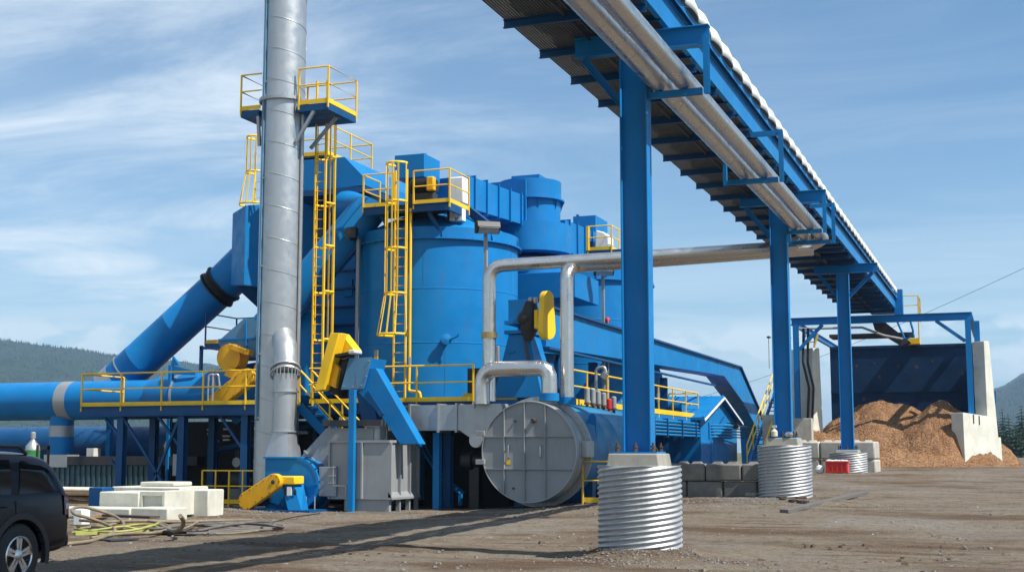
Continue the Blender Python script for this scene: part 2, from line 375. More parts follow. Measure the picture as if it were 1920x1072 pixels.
def hill(name, d0, d1, prof, label, seed, wx=420):
    # ridge profile: list of (px, py); ground rises from distance d0 to the ridge at d1
    b = MB(); cols = []; n = 420; m = 34
    p0, p1 = prof[0][0], prof[-1][0]
    for i in range(n + 1):
        px = p0 + (p1 - p0) * i / n
        k = 0
        while k < len(prof) - 2 and prof[k + 1][0] < px: k += 1
        t = (px - prof[k][0]) / (prof[k + 1][0] - prof[k][0]); t = t * t * (3 - 2 * t) * .5 + t * .5
        py = prof[k][1] + (prof[k + 1][1] - prof[k][1]) * t
        r = ray(px, py); h = math.hypot(r.x, r.y); sl = r.z / h; dx, dy = r.x / h, r.y / h
        c = []
        for j in range(m + 6):
            u = j / m; d = d0 + (d1 - d0) * u
            zz = (sl * d1 - 24) * (math.sin(min(u, 1) * PI / 2) ** 1.25) if u <= 1 else sl * d1 * (1 - (u - 1) * 1.5)
            x, y = dx * d, dy * d
            q = Vector((x, y, seed))
            zz += (noise.noise(q * .0022) * 22 + noise.noise(q * .006) * 8) * min(1, u * 3) * (1 if zz > 5 else .3) * (1 - .8 * min(1, u ** 4))
            zz += (noise.noise(q * .05) * 4 + noise.noise(q * .11) * 3) * min(1, u * 2)
            c.append((x, y, max(-2, zz)))
        cols.append(c)
    vs = [p for c in cols for p in c]; mm = m + 6
    b.add(vs, [(i * mm + j, (i + 1) * mm + j, (i + 1) * mm + j + 1, i * mm + j + 1) for i in range(n) for j in range(mm - 1)])
    tag(b.build(name, "forest", recalc=False, smooth=180), label, "hill", kind="structure")
    rnd = random.Random(int(seed)); tb = MB()
    for k in range(34000):
        i = rnd.random() * (n - 1); j = (1 - rnd.random() ** 1.8) * m; i0, j0 = int(i), min(int(j), m - 1); c00 = Vector(cols[i0][j0]).lerp(Vector(cols[i0 + 1][j0]), i - i0); c01 = Vector(cols[i0][j0 + 1]).lerp(Vector(cols[i0 + 1][j0 + 1]), i - i0); p = c00.lerp(c01, j - j0)
        if p.z < 3 or noise.noise(Vector((p.x * .006, p.y * .006, seed))) > .38: continue
        h_ = rnd.uniform(3, 7); w_ = h_ * rnd.uniform(.20, .30); a_ = rnd.random() * 3
        tb.add([p + Vector((w_ * math.cos(a_ + q * 2 * PI / 5), w_ * math.sin(a_ + q * 2 * PI / 5), -1)) for q in range(5)] + [p + Vector((0, 0, h_))], [(q, (q + 1) % 5, 5) for q in range(5)])
    tag(tb.build("distant_forest", "forest", smooth=0, recalc=False), "fir forest covering the " + ("long low hill behind the plant" if seed < 2 else "hazy slope at the right edge"), "forest", kind="stuff")
hill("hill", 1500, 3000, [(-3800, 850), (-2600, 770), (-1500, 700), (-600, 645), (0, 632), (130, 645), (230, 655), (480, 680), (700, 720), (900, 775), (1080, 850)], "long low forested hill beyond the plant", 1.0)
hill("hill", 1700, 3200, [(1560, 850), (1700, 815), (1800, 770), (1880, 712), (1920, 690), (2100, 640), (2500, 620), (2900, 680)], "hazy forested slope beyond the conifers", 5.0)
# haze
hb = MB(); hb.box(-8000, 8000, -400, 9000, -4, 300)
mh, nt = nodes("haze"); pv = nt.nodes.new("ShaderNodeVolumePrincipled"); ou = nt.nodes.new("ShaderNodeOutputMaterial")
pv.inputs['Color'].default_value = (.50, .74, 1, 1); pv.inputs['Density'].default_value = HAZE if 'HAZE' in globals() else .00019; pv.inputs['Anisotropy'].default_value = .2
nt.links.new(pv.outputs[0], ou.inputs['Volume']); M["haze"] = mh
tag(hb.build("haze", "haze", smooth=0), "thin pale blue haze over the yard and hills", "haze", kind="stuff")
# conifers beyond the right wall
def conifer(x, y, z, h, r, seed, label, group):
    rnd = random.Random(seed); t = T("conifer_tree", label, "tree", (x, y, z), group)
    MB().tube([(x, y, z), (x + .1, y, z + h * .5), (x, y, z + h * .98)], [h * .016 + .05, h * .01 + .03, .02], 7).build("trunk", "bark", t)
    b = MB(); nl = int(h * 2.2)
    for i in range(nl):
        u = .08 + .92 * i / nl; zz = z + h * u; rr = r * (1 - u) ** .85 * rnd.uniform(.75, 1.1) + .08
        k = int(7 + 9 * (1 - u)); a0 = rnd.random() * 6
        for q in range(k):
            a = a0 + 2 * PI * q / k + rnd.uniform(-.25, .25); L = rr * rnd.uniform(.6, 1.12)
            ca, sa = math.cos(a), math.sin(a); p = Vector((x, y, zz)); tip = p + Vector((ca * L, sa * L, -L * rnd.uniform(.18, .5)))
            w = L * .20; sd = Vector((-sa, ca, 0))
            for sg in range(3):
                e = p.lerp(tip, .35 + .3 * sg); ww = w * (1.25 - .3 * sg); dr = Vector((0, 0, -.14 * L))
                f0 = p.lerp(tip, .1 + .3 * sg)
                b.add([f0, e + sd * ww + dr, e + (tip - p) * .18, e - sd * ww + dr], [(0, 1, 2), (0, 2, 3)])
    b.build("crown", "conifer", t, smooth=0, recalc=False); return t
rnd = random.Random(11)
for i, (px, top, d, w) in enumerate([(1893, 772, 210, 4), (1918, 755, 205, 5), (1905, 790, 190, 4), (1935, 768, 215, 5), (1882, 762, 230, 4), (1955, 750, 220, 5), (1872, 785, 240, 3.6), (1985, 770, 210, 5), (2020, 760, 225, 5), (1928, 792, 180, 4)]):
    r = ray(px, 845); hh = math.hypot(r.x, r.y); x, y = r.x / hh * d, r.y / hh * d; rt = ray(px, top); z1 = EYE + rt.z / math.hypot(rt.x, rt.y) * d
    conifer(x, y, .9, z1 - .9, w * .62, i + 1, ["dark conifer behind the right concrete wall", "tall dark conifer with the pointed top at the frame edge"][i == 1] if i < 2 else "dark conifer in the group beyond the sawdust bay", "conifers beyond the sawdust bay")
# gravel bank at the far right
b = MB(); nx, ny = 60, 14; vs = []
c0 = az(1960, 850, 1.62)
for j in range(ny + 1):
    for i in range(nx + 1):
        x = -9 + 34 * i / nx + 15; y = 84 + 9 * j / ny; e = math.sin(PI * j / ny) * sstep(0, .12, i / nx) * sstep(1, .8, i / nx)
        vs.append((x, y, .9 + e * (1.1 + .35 * noise.noise(Vector((x * .4, y * .4, 2))) + .12 * noise.noise(Vector((x * 2, y * 2, 2)))) - .05))
b.add(vs, [(j * (nx + 1) + i, j * (nx + 1) + i + 1, (j + 1) * (nx + 1) + i + 1, (j + 1) * (nx + 1) + i) for j in range(ny) for i in range(nx)])
tag(b.build("gravel_bank", "gravel", recalc=False, smooth=180), "low grey gravel bank behind the sawdust bay", "bank", kind="structure")
# ================================================================== light and sky
SUN_EL, SUN_AZ = math.radians(52), math.radians(-10)       # azimuth from +x, negative = towards the camera
sd = Vector((math.cos(SUN_EL) * math.cos(SUN_AZ), math.cos(SUN_EL) * math.sin(SUN_AZ), math.sin(SUN_EL)))
L = bpy.data.lights.new("sun", 'SUN'); L.energy = 5.0; L.angle = math.radians(.5); L.color = (1, .95, .87)
lo = bpy.data.objects.new("sun", L); col.objects.link(lo); lo.rotation_euler = (-sd).to_track_quat('-Z', 'Y').to_euler()
w = bpy.data.worlds.new("World"); scene.world = w; w.use_nodes = True; nt = w.node_tree; nt.nodes.clear()
sky = nt.nodes.new("ShaderNodeTexSky"); sky.sky_type = 'NISHITA'; sky.sun_disc = False; sky.sun_elevation = SUN_EL
sky.sun_rotation = math.atan2(sd.x, sd.y); sky.air_density = 1.0; sky.dust_density = .2; sky.ozone_density = 3.0; sky.altitude = 300
tc = nt.nodes.new("ShaderNodeTexCoord"); sp = nt.nodes.new("ShaderNodeSeparateXYZ"); nt.links.new(tc.outputs['Generated'], sp.inputs[0])
def mth(op, a, b=None, clamp=False):
    n = nt.nodes.new("ShaderNodeMath"); n.operation = op; n.use_clamp = clamp
    for i, q in enumerate((a, b)):
        if q is None: continue
        if isinstance(q, bpy.types.NodeSocket): nt.links.new(q, n.inputs[i])
        else: n.inputs[i].default_value = q
    return n.outputs[0]
zc = mth('MAXIMUM', mth('ADD', sp.outputs[2], .045), .02)
cb = nt.nodes.new("ShaderNodeCombineXYZ"); nt.links.new(mth('DIVIDE', sp.outputs[0], zc), cb.inputs[0]); nt.links.new(mth('DIVIDE', sp.outputs[1], zc), cb.inputs[1])
def cloud(rot, scl, ns, det, rough, lo_, hi_, dist=0, off=(0, 0, 0)):
    mp = nt.nodes.new("ShaderNodeMapping"); mp.inputs['Rotation'].default_value = (0, 0, math.radians(rot)); mp.inputs['Scale'].default_value = scl; mp.inputs['Location'].default_value = off
    nt.links.new(cb.outputs[0], mp.inputs[0]); n = nt.nodes.new("ShaderNodeTexNoise"); n.inputs['Scale'].default_value = ns; n.inputs['Detail'].default_value = det
    n.inputs['Roughness'].default_value = rough; n.inputs['Distortion'].default_value = dist; nt.links.new(mp.outputs[0], n.inputs['Vector'])
    m_ = nt.nodes.new("ShaderNodeMapRange"); m_.inputs[1].default_value = lo_; m_.inputs[2].default_value = hi_; m_.interpolation_type = 'SMOOTHSTEP'; nt.links.new(n.outputs['Fac'], m_.inputs[0]); return m_.outputs[0]
streak = cloud(34, (.75, 1.2, 1), .85, 12, .66, .38, .78, .7)
veil = cloud(10, (.5, .8, 1), .42, 5, .55, .30, .60, .6, (3, 1, 0))
# more cirrus on the camera's left than on its right
leftness = nt.nodes.new("ShaderNodeMapRange"); dot = nt.nodes.new("ShaderNodeVectorMath"); dot.operation = 'DOT_PRODUCT'; dot.inputs[1].default_value = (-math.cos(PSI), -math.sin(PSI), 0)
nt.links.new(tc.outputs['Generated'], dot.inputs[0]); nt.links.new(dot.outputs['Value'], leftness.inputs[0])
leftness.inputs[1].default_value = -.25; leftness.inputs[2].default_value = .30; leftness.inputs[3].default_value = .48; leftness.inputs[4].default_value = 1.15
cir = mth('MULTIPLY', mth('MULTIPLY', streak, mth('ADD', mth('MULTIPLY', veil, .9), .25)), leftness.outputs[0])
low = nt.nodes.new("ShaderNodeMapRange"); low.inputs[1].default_value = .26; low.inputs[2].default_value = .02; low.interpolation_type = 'SMOOTHSTEP'; nt.links.new(sp.outputs[2], low.inputs[0])
lowveil = mth('MULTIPLY', mth('MULTIPLY', low.outputs[0], cloud(5, (.10, .55, 1), 1.3, 6, .55, .30, .62, .2)), .62)
# small cumulus bank just over the hills
cm = nt.nodes.new("ShaderNodeMapping"); cm.inputs['Scale'].default_value = (16, 16, 34); nt.links.new(tc.outputs['Generated'], cm.inputs[0])
cn = nt.nodes.new("ShaderNodeTexNoise"); cn.inputs['Scale'].default_value = 1.0; cn.inputs['Detail'].default_value = 6; nt.links.new(cm.outputs[0], cn.inputs['Vector'])
band = nt.nodes.new("ShaderNodeMapRange"); band.inputs[1].default_value = .108; band.inputs[2].default_value = .088; nt.links.new(sp.outputs[2], band.inputs[0])
cmr = nt.nodes.new("ShaderNodeMapRange"); cmr.inputs[1].default_value = .40; cmr.inputs[2].default_value = .54; cmr.interpolation_type = 'SMOOTHSTEP'; nt.links.new(cn.outputs['Fac'], cmr.inputs[0])
cum = mth('MULTIPLY', mth('MULTIPLY', band.outputs[0], cmr.outputs[0]), .75)
tot = mth('MAXIMUM', mth('ADD', mth('MULTIPLY', cir, .85), mth('MULTIPLY', mth('MULTIPLY', veil, leftness.outputs[0]), .22)), mth('MAXIMUM', lowveil, cum), True)
mx = nt.nodes.new("ShaderNodeMix"); mx.data_type = 'RGBA'; nt.links.new(tot, mx.inputs[0]); 
tint = nt.nodes.new("ShaderNodeMix"); tint.data_type = 'RGBA'; tint.blend_type = 'MULTIPLY'; tint.inputs[0].default_value = 1; nt.links.new(sky.outputs[0], tint.inputs[6]); tint.inputs[7].default_value = ((.78, 1.01, 1.09, 1))
nt.links.new(tint.outputs[2], mx.inputs[6]); mx.inputs[7].default_value = (8.2, 9.0, 9.5, 1)
bg = nt.nodes.new("ShaderNodeBackground"); bg.inputs[1].default_value = .080; nt.links.new(mx.outputs[2], bg.inputs[0])
wo = nt.nodes.new("ShaderNodeOutputWorld"); nt.links.new(bg.outputs[0], wo.inputs[0])
scene.view_settings.view_transform = 'Standard'; scene.view_settings.look = 'None'; scene.view_settings.exposure = .60; scene.view_settings.gamma = 1
scene.cycles.max_bounces = 8; scene.cycles.volume_bounces = 0
# ================================================================== overhead conveyor on columns
CX = -5.57; COLY = [20.8, 35.4, 50.0]
Y0, Y1 = 8.0, 67.2; ZB = 8.56
conv = T("conveyor_gallery", "long blue overhead conveyor gallery with a white hooped cover", "conveyor", (CX, 37, 0))
XR, XL, XWL = -5.0, -6.25, -7.38
b = MB()
b.chan((XR, Y0, ZB + .26), (XR, Y1, ZB + .26), .44, .09, .014, side=-1)   # bright outer web
b.build("side_girder", "blue", conv)
MB().chan((XL, Y0, ZB + .26), (XL, Y1, ZB + .26), .44, .09, .014, side=1).build("side_girder", "blue", conv)
MB().box(XR - .02, XR + .11, Y0, Y1, ZB + .60, ZB + .63).box(XR + .095, XR + .11, Y0, Y1, ZB + .50, ZB + .598).box(XR - .02, XR + .03, Y0, Y1, ZB + .484, ZB + .60).build("eave_channel", "blue", conv)
y = 18.07 * 1.078 - 1.76 * 6; j0 = None
while y < Y1:
    if j0 is None:
        j0 = MB().chan((XWL, y, ZB - .07), (XR - .02, y, ZB - .07), .14, .06, .012).build("joist", "navy", conv)
        yj = y
    else: dup(j0, conv, (0, y - yj, 0))
    y += 1.76
# ribbed walkway decking on the left, belt pan under the belt
b = MB()
for i in range(22):
    x = XWL + .02 + i * .052; b.box(x, x + .03, Y0, Y1, ZB + .002, ZB + .04)
for k in range(int((Y1 - Y0) / .3)): b.box(XWL + .02, XL - .03, Y0 + k * .3, Y0 + k * .3 + .012, ZB + .012, ZB + .036)
b.build("walkway_grating", "grating", conv, smooth=0)
MB().box(XL + .1, XR - .1, Y0, Y1, ZB + .10, ZB + .13).build("belt_pan", "steeldark", conv)
i0 = MB().chan((XL + .02, Y0 + .3, ZB + .05), (XR - .02, Y0 + .3, ZB + .05), .08, .05).build("idler_frame", "navy", conv)
for k in range(1, int((Y1 - Y0) / 1.1)): dup(i0, conv, (0, 1.1 * k, 0))
MB().tube([(XL + .2, Y0, ZB - .02), (XL + .2, Y1, ZB - .02)], .05, 8).tube([(XL - .1, Y0, ZB - .03), (XL - .1, Y1, ZB - .03)], .035, 8).build("conduit", "steeldark", conv)
# hooped cover: barrel sections, one metre each
b = MB(); n = 14; per = 1.04; cyc = (XL + XR) / 2 + .03; rw = (XR - XL) / 2 + .10; ny = 9
for k in range(int((Y1 - Y0 - .5) / per)):
    vs = []
    for j in range(ny + 1):
        t = j / ny; yv = Y0 + k * per + t * (per - .03); bul = .12 * math.sin(PI * t) ** .6 if 0 < t < 1 else 0
        for i in range(n + 1):
            a = PI * i / n; r_ = 1 + bul * .9
            vs.append((cyc + rw * (abs(math.cos(a)) ** .7 * (1 if math.cos(a) >= 0 else -1)) * (1 + bul * .75), yv, ZB + .632 + (.36 + bul) * math.sin(a) ** .6))
    b.add(vs, [(j * (n + 1) + i, j * (n + 1) + i + 1, (j + 1) * (n + 1) + i + 1, (j + 1) * (n + 1) + i) for j in range(ny) for i in range(n)])
o = b.build("hooped_cover", "coverwhite", conv, recalc=False, smooth=60); s_ = o.modifiers.new("thick", 'SOLIDIFY'); s_.thickness = .008
# hangers carrying the pipes between columns
def hanger(y, parent, big=False, zt=8.52):
    b = MB(); zb = 7.43
    if not big: b.beam((XR, y, zt - .05), (-4.36, y, zt - .05), .1, .1)
    b.chan((-4.40, y - .05, zb - .04), (-4.40, y - .05, zt - (.16 if big else 0)), .10, .09, .012, up=(0, 1, 0), side=-1)
    b.box(-5.33 if big else -5.62, -4.44, y - .05, y + .06, zb - .03, zb + .07)
    if not big: b.box(-5.62, -5.54, y - .05, y + .05, zb + .07, zt - .1)
    return b.build("pipe_hanger", "blue", parent)
for y in (13.6, 28.3, 37.3): hanger(y, conv)
# columns on corrugated footings
def column(i, label, flabel):
    y = COLY[i]; g = gz(CX, y); top = 8.20
    fz = g + (1.40, 1.34, .72)[i] - .0; cap = .19 if i < 2 else .1
    t = T("support_column", label, "column", (CX, y, fz + cap), "columns under the conveyor")
    b = MB(); h, bw, tf = .455, .30, .022; x0, x1 = CX - h / 2, CX + h / 2
    sec = [(x0, -bw / 2), (x0 + tf, -bw / 2), (x0 + tf, -.05), (x1 - tf, -.05), (x1 - tf, -bw / 2), (x1, -bw / 2), (x1, bw / 2), (x1 - tf, bw / 2), (x1 - tf, -.034), (x0 + tf, -.034), (x0 + tf, bw / 2), (x0, bw / 2)]
    n = len(sec); vs = [(p, y + q, z) for z in (fz + cap + .03, top) for p, q in sec]
    b.add(vs, [tuple(range(n))[::-1], tuple(range(n, 2 * n))] + [(k, (k + 1) % n, (k + 1) % n + n, k + n) for k in range(n)])
    b.build("column_shaft", "blue", t, bev=.004)
    MB().box(CX - .36, CX + .36, y - .3, y + .3, fz + cap, fz + cap + .03).build("base_plate", "blue", t)
    MB().ibeam((-6.6, y, 8.375), (-4.31, y, 8.375), .33, .20, .018, .012).build("cross_girder", "blue", t, bev=.003)
    MB().ibeam((-6.45, y, 8.19), (CX - h / 2, y, 7.35), .12, .12, .012, .01).build("knee_brace", "blue", t)
    if i == 2: MB().ibeam((-4.5, y, 8.19), (CX + h / 2, y, 7.35), .12, .12, .012, .01).build("knee_brace", "blue", t)
    if i < 2: hanger(y - .02, t, True)
    f = T("column_footing", flabel, "footing", (CX, y, g), "corrugated footings under the columns")
    R0 = (.655, .68, .66)[i]; p = .087; seg = 110; rows = int((fz - g + .35) / p * 10); vs = []
    for r in range(rows + 1):
        z = g - .35 + (fz - g + .35) * r / rows
        for s in range(seg):
            th = 2 * PI * s / seg; ph = 2 * PI * (z - .42 * th / (2 * PI)) / .084 if False else 2 * PI * (z / .084) - 5 * th
            rr = R0 + .016 * math.sin(ph) + .006 * math.sin(2 * th + i)
            vs.append((CX + rr * math.cos(th), y + rr * math.sin(th), z))
    b = MB(); b.add(vs, [(r * seg + s, r * seg + (s + 1) % seg, (r + 1) * seg + (s + 1) % seg, (r + 1) * seg + s) for r in range(rows) for s in range(seg)])
    o = b.build("corrugated_casing", "culvert", f, recalc=False, smooth=60); sm = o.modifiers.new("thick", 'SOLIDIFY'); sm.thickness = .006
    MB().lathe(CX, y, [(R0 - .03, fz - .4), (R0 - .03, fz - .04)], 40).build("concrete_fill", "capconc", f)
    b = MB(); q = .43 if i < 2 else .42
    b.hexa([(CX - q, y - q, fz - .04), (CX + q, y - q, fz - .04), (CX + q, y + q, fz - .04), (CX - q, y + q, fz - .04)], [(CX - q + .03, y - q + .03, fz + cap), (CX + q - .03, y - q + .03, fz + cap), (CX + q - .03, y + q - .03, fz + cap), (CX - q + .03, y + q - .03, fz + cap)])
    b.build("concrete_cap", "capconc", f, bev=.02)
    a0 = None
    for dx in (-.29, 0, .29):
        for dy in (-.24, .24):
            if dx == 0 and dy > 0: continue
            if a0 is None:
                a0 = MB().cyl((CX + dx, y + dy, fz + cap + .03), (CX + dx, y + dy, fz + cap + .17), .021, seg=8).cyl((CX + dx, y + dy, fz + cap + .031), (CX + dx, y + dy, fz + cap + .075), .04, seg=6).cyl((CX + dx, y + dy, fz + cap + .09), (CX + dx, y + dy, fz + cap + .125), .04, seg=6).build("anchor_bolt", "rust", f); ad = (dx, dy)
            else: dup(a0, f, (dx - ad[0], dy - ad[1], 0))
column(0, "nearest and tallest looking blue column under the conveyor", "large corrugated steel footing with concrete cap in the foreground")
column(1, "middle blue conveyor column beside the block wall", "corrugated footing with spray bottle on its cap")
column(2, "far blue conveyor column before the sawdust bay", "short corrugated footing beside the red crate")
# ================================================================== insulated pipes
PZ = 7.66
def pipe(pts, r, rad, name="pipe_run", parent=None, mat="alujacket", seg=20, bandstep=1.5):
    P = arc_pts(pts, rad, 7); b = MB(); b.tube(P, r, seg)
    for a, c in zip(P[:-1], P[1:]):     # jacket seams
        L_ = (c - a).length
        if L_ > 1.0:
            k = int(L_ / bandstep)
            for i in range(k + 1):
                q = a.lerp(c, (i + .02) / (k + .04)); d = (c - a).normalized(); b.cyl(q, q + d * .02, r + .004, seg=seg)
        else: b.cyl(a, a + (c - a).normalized() * .012, r + .004, seg=seg)
    return b.build(name, mat, parent, smooth=50)
ins = T("insulated_pipe", "silver insulated pipe nearest the column, turning down in front of the silo", "pipe", (-5.13, 36, 7), "silver insulated pipes")
pipe([(-5.16, 8, PZ), (-5.16, 37.7, PZ), (-5.7, 37.68, 7.42)], .16, .3, "overhead_run", ins)
pipe([(-5.45, 37.7, 7.40), (-14.11, 36.05, 7.06), (-14.11, 36.05, 3.12)], .19, .45, "pipe_run", ins)
MB().cyl((-14.11, 36.05, 4.95), (-14.11, 36.05, 5.12), .235).build("clamp_band", "brass", ins)
ins2 = T("insulated_pipe", "silver insulated pipe on the outer side, dropping onto the drum", "pipe", (-4.65, 36.6, 7), "silver insulated pipes")
pipe([(-4.74, 8, PZ), (-4.74, 38.2, PZ), (-5.3, 38.2, 7.42)], .16, .3, "overhead_run", ins2)
pipe([(-5.05, 38.2, 7.40), (-11.72, 36.85, 7.04), (-11.72, 36.0, 6.80), (-11.72, 36.0, 3.2)], .19, .4, "pipe_run", ins2)
MB().cyl((-11.72, 36.0, 3.0), (-11.72, 36.0, 3.2), .26).build("pipe_flange", "blue", ins2)
sp_ = T("elbow_pipe", "short shiny silver elbow pipe arching between the grey duct and the drum", "pipe", (-13.3, 35.5, 3.1))
e0 = ay(905, 750, 35.55); e1 = ay(1032, 735, 35.6); zt = ay(960, 691, 35.5).z
pipe([(e0.x, 35.5, 3.02), (e0.x, 35.5, zt), (e1.x, 35.5, zt), (e1.x, 35.5, 3.3)], .225, .55, "pipe_run", sp_)
MB().cyl((e1.x, 35.5, 3.08), (e1.x, 35.5, 3.3), .28).build("pipe_flange", "blue", sp_)
# ================================================================== helpers for steelwork
def railing(par, pts, h=1.07, sp=1.5, toe=True, r=.024, mat="yellow", mid=True, drop=.16, end0=True, end1=True, skip=()):
    pts = [Vector(p) for p in pts]; up = Vector((0, 0, h))
    MB().tube([p + up for p in pts], r, 8).build("handrail", mat, par)
    if mid: MB().tube([p + up * .53 for p in pts], r * .9, 8).build("midrail", mat, par)
    base = None
    for k, (a, c) in enumerate(zip(pts[:-1], pts[1:])):
        L_ = (c - a).length; n = max(1, round(L_ / sp)); d = c - a; flat = abs(d.z) < .05
        if toe and flat: 
            dn = d.normalized()
            MB().box(-.006, .006, 0, L_ - .02, .0, .13).xf(Matrix.Translation(a + dn * .01) @ Matrix.Rotation(math.atan2(-dn.x, dn.y), 4, 'Z')).build("toe_board", mat, par)
        for i in range(n + 1):
            if i == n and k < len(pts) - 2: continue
            if (i == 0 and k == 0 and not end0) or (i == n and not end1) or (k, i) in skip: continue
            p = a.lerp(c, i / n)
            if base is None:
                base = MB().beam(p - Vector((0, 0, drop)), p + up, .045, .045).build("post", mat, par); bp = p
            else: dup(base, par, p - bp)
def ladder(label, x, y, z0, z1, hoops, facing=-1, w=.42, hr=.38, flare=None, top=1.05, cat="ladder", gap=True, nb=5, name="caged_ladder", ct=None):
    t = T(name, label, cat, (x, y, z0), "caged yellow ladders")
    for s in (-1, 1):
        MB().box(x + s * w / 2 - .022, x + s * w / 2 + .022, y - .035, y + .035, z0, z1 + top).build("stile", "yellow", t)
    z = z0 + .3; r0 = None
    while z < z1 + .05:
        if r0 is None: r0 = MB().cyl((x - w / 2, y, z), (x + w / 2, y, z), .013, seg=6).build("rung", "amber", t); zr = z
        else: dup(r0, t, (0, 0, z - zr))
        z += .3
    def hoop(zz, k):
        R_ = hr * k; pts = [Vector((x - w / 2, y, zz))]
        for i in range(13):
            a = PI * i / 12; pts.append(Vector((x - R_ * math.cos(a), y + facing * (.30 * k + R_ * math.sin(a) * 1.0), zz)))
        pts.append(Vector((x + w / 2, y, zz))); return pts
    ks = []
    for i, zz in enumerate(hoops):
        k = 1.0 if not (flare and i == 0) else flare
        ks.append(k); P = hoop(zz, k); b = MB(); n = len(P)
        vs = [p + Vector((0, 0, q)) for p in P for q in (-.035, .035)]; b.add(vs, [(2 * i_, 2 * i_ + 2, 2 * i_ + 3, 2 * i_ + 1) for i_ in range(n - 1)])
        o = b.build("cage_hoop", "yellow", t, recalc=False, smooth=60); m_ = o.modifiers.new("thick", 'SOLIDIFY'); m_.thickness = .012
    hs = list(hoops) + ([ct] if ct else [])
    for j in range(nb):
        i = 1 + round(12 * (j + .5) / nb) if nb < 7 else 1 + 2 * j
        pts = [hoop(zz, k)[i] for zz, k in zip(hoops, ks)]
        b = MB()
        for a, c in zip(pts[:-1], pts[1:]): b.beam(a, c, .05, .012, up=(0, 1, 0)) if abs(a.x - x) < .2 else b.beam(a, c, .014, .045, up=(0, 1, 0))
        b.build("cage_bar", "yellow", t)
    return t
def flood(label, base, ztop, px_dir=(0, -1), pole_r=.05, glass=True):
    x, y, z = base; t = T("floodlight", label, "floodlight", base, "floodlights on poles")
    MB().beam((x, y, z), (x, y, ztop), .10, .10).build("pole", "greypaint", t)
    b = MB(); dx, dy = px_dir; n = Vector((dx, dy, 0)).normalized(); sx = Vector((-n.y, n.x, 0)); c = Vector((x, y, ztop + .22)) + n * .12
    sec = [(-.10, -.20), (.12, -.22), (.30, -.05), (.22, .14), (-.10, .16)]
    w_ = .36; vs = [c + sx * s * w_ + n * a + Vector((0, 0, q)) for s in (-1, 1) for a, q in sec]; m_ = len(sec)
    b.add(vs, [tuple(range(m_)), tuple(range(m_, 2 * m_))[::-1]] + [(i, i + m_, (i + 1) % m_ + m_, (i + 1) % m_) for i in range(m_)])
    b.build("lamp_head", "blackmotor", t, bev=.015)
    g0 = [c + sx * s * .31 + n * a + Vector((0, 0, q)) for s, a, q in ((-1, .135, -.222), (1, .135, -.222), (1, .300, -.062), (-1, .300, -.062))]
    off = (n * .05 + Vector((0, 0, -.05))) * .2; b = MB(); b.hexa([p for p in g0], [p + off for p in g0]); b.build("lens", "lampglass", t)
    MB().beam((x, y, ztop), c - n * .05, .05, .05).build("bracket", "greypaint", t)
    return t
DK = 3.15; YF = 36.4
# ================================================================== main deck
XD0 = ay(152, 760, YF).x; XD1 = -14.75
deck = T("service_deck", "long blue steel service deck with yellow railing along the plant", "platform", (-22, 37.5, 0))
MB().box(XD0, XD1, YF + .02, 38.4, DK - .04, DK).build("deck_plate", "grating", deck)
MB().chan((XD0, YF, DK - .17), (XD1, YF, DK - .17), .33, .09, side=1).build("edge_beam", "navy", deck)
MB().chan((XD0, YF + 2.0, DK - .20), (XD1, YF + 2.0, DK - .20), .33, .09, side=-1).build("edge_beam", "navy", deck)
for x in [XD0 + .06] + [XD0 + 1.7 * i for i in range(1, 8)]:
    MB().box(x - .05, x + .05, YF + .02, YF + 1.98, DK - .24, DK - .05).build("floor_beam", "navy", deck)
xs_leg = [ay(p, 860, YF + .15).x for p in (227, 341, 460)]
for x in xs_leg + [-17.9, -15.6]:
    g = gz(x, YF); MB().ibeam((x, YF + .15, g - .1), (x, YF + .15, DK - .34), .24, .24, .016, .012, up=(0, 1, 0)).build("leg", "navy", deck)
for x in xs_leg: MB().ibeam((x, YF + 1.9, -.1), (x, YF + 1.9, DK - .37), .24, .24, .016, .012, up=(0, 1, 0)).build("leg", "navy", deck)
for (a, za), (c, zc_) in [((xs_leg[0] + .05, 2.8), (xs_leg[1] - .2, .1)), ((xs_leg[0] + 1.0, .0), (xs_leg[1] - .1, 2.75))]:
    MB().beam((a, YF + .10, za), (c, YF + .10, zc_), .07, .08).build("brace", "navy", deck)
for (a, za), (c, zc_) in [((xs_leg[0] - .7, 2.78), (xs_leg[0] - .1, 2.2)), ((xs_leg[1] - .95, 2.80), (xs_leg[1] - .1, 1.85)), ((xs_leg[2] - .95, 2.80), (xs_leg[2] - .1, 1.75)), ((xs_leg[0] - .4, 1.4), (xs_leg[0] - .1, 1.1))]:
    MB().beam((a, YF + .16, za), (c, YF + .16, zc_), .08, .08).build("brace", "navy", deck)
railing(deck, [(XD0 + .02, YF + 2.2, DK), (XD0 + .02, YF - .01, DK), (-20.9, YF - .01, DK)], sp=1.6, r=.026)
railing(deck, [(-20.2, YF - .01, DK), (XD1, YF - .01, DK)], sp=1.9, r=.026, skip=((0, 0),))
for a, c in (((255, 748), (300, 740)), ((335, 725), (390, 722))):
    pass
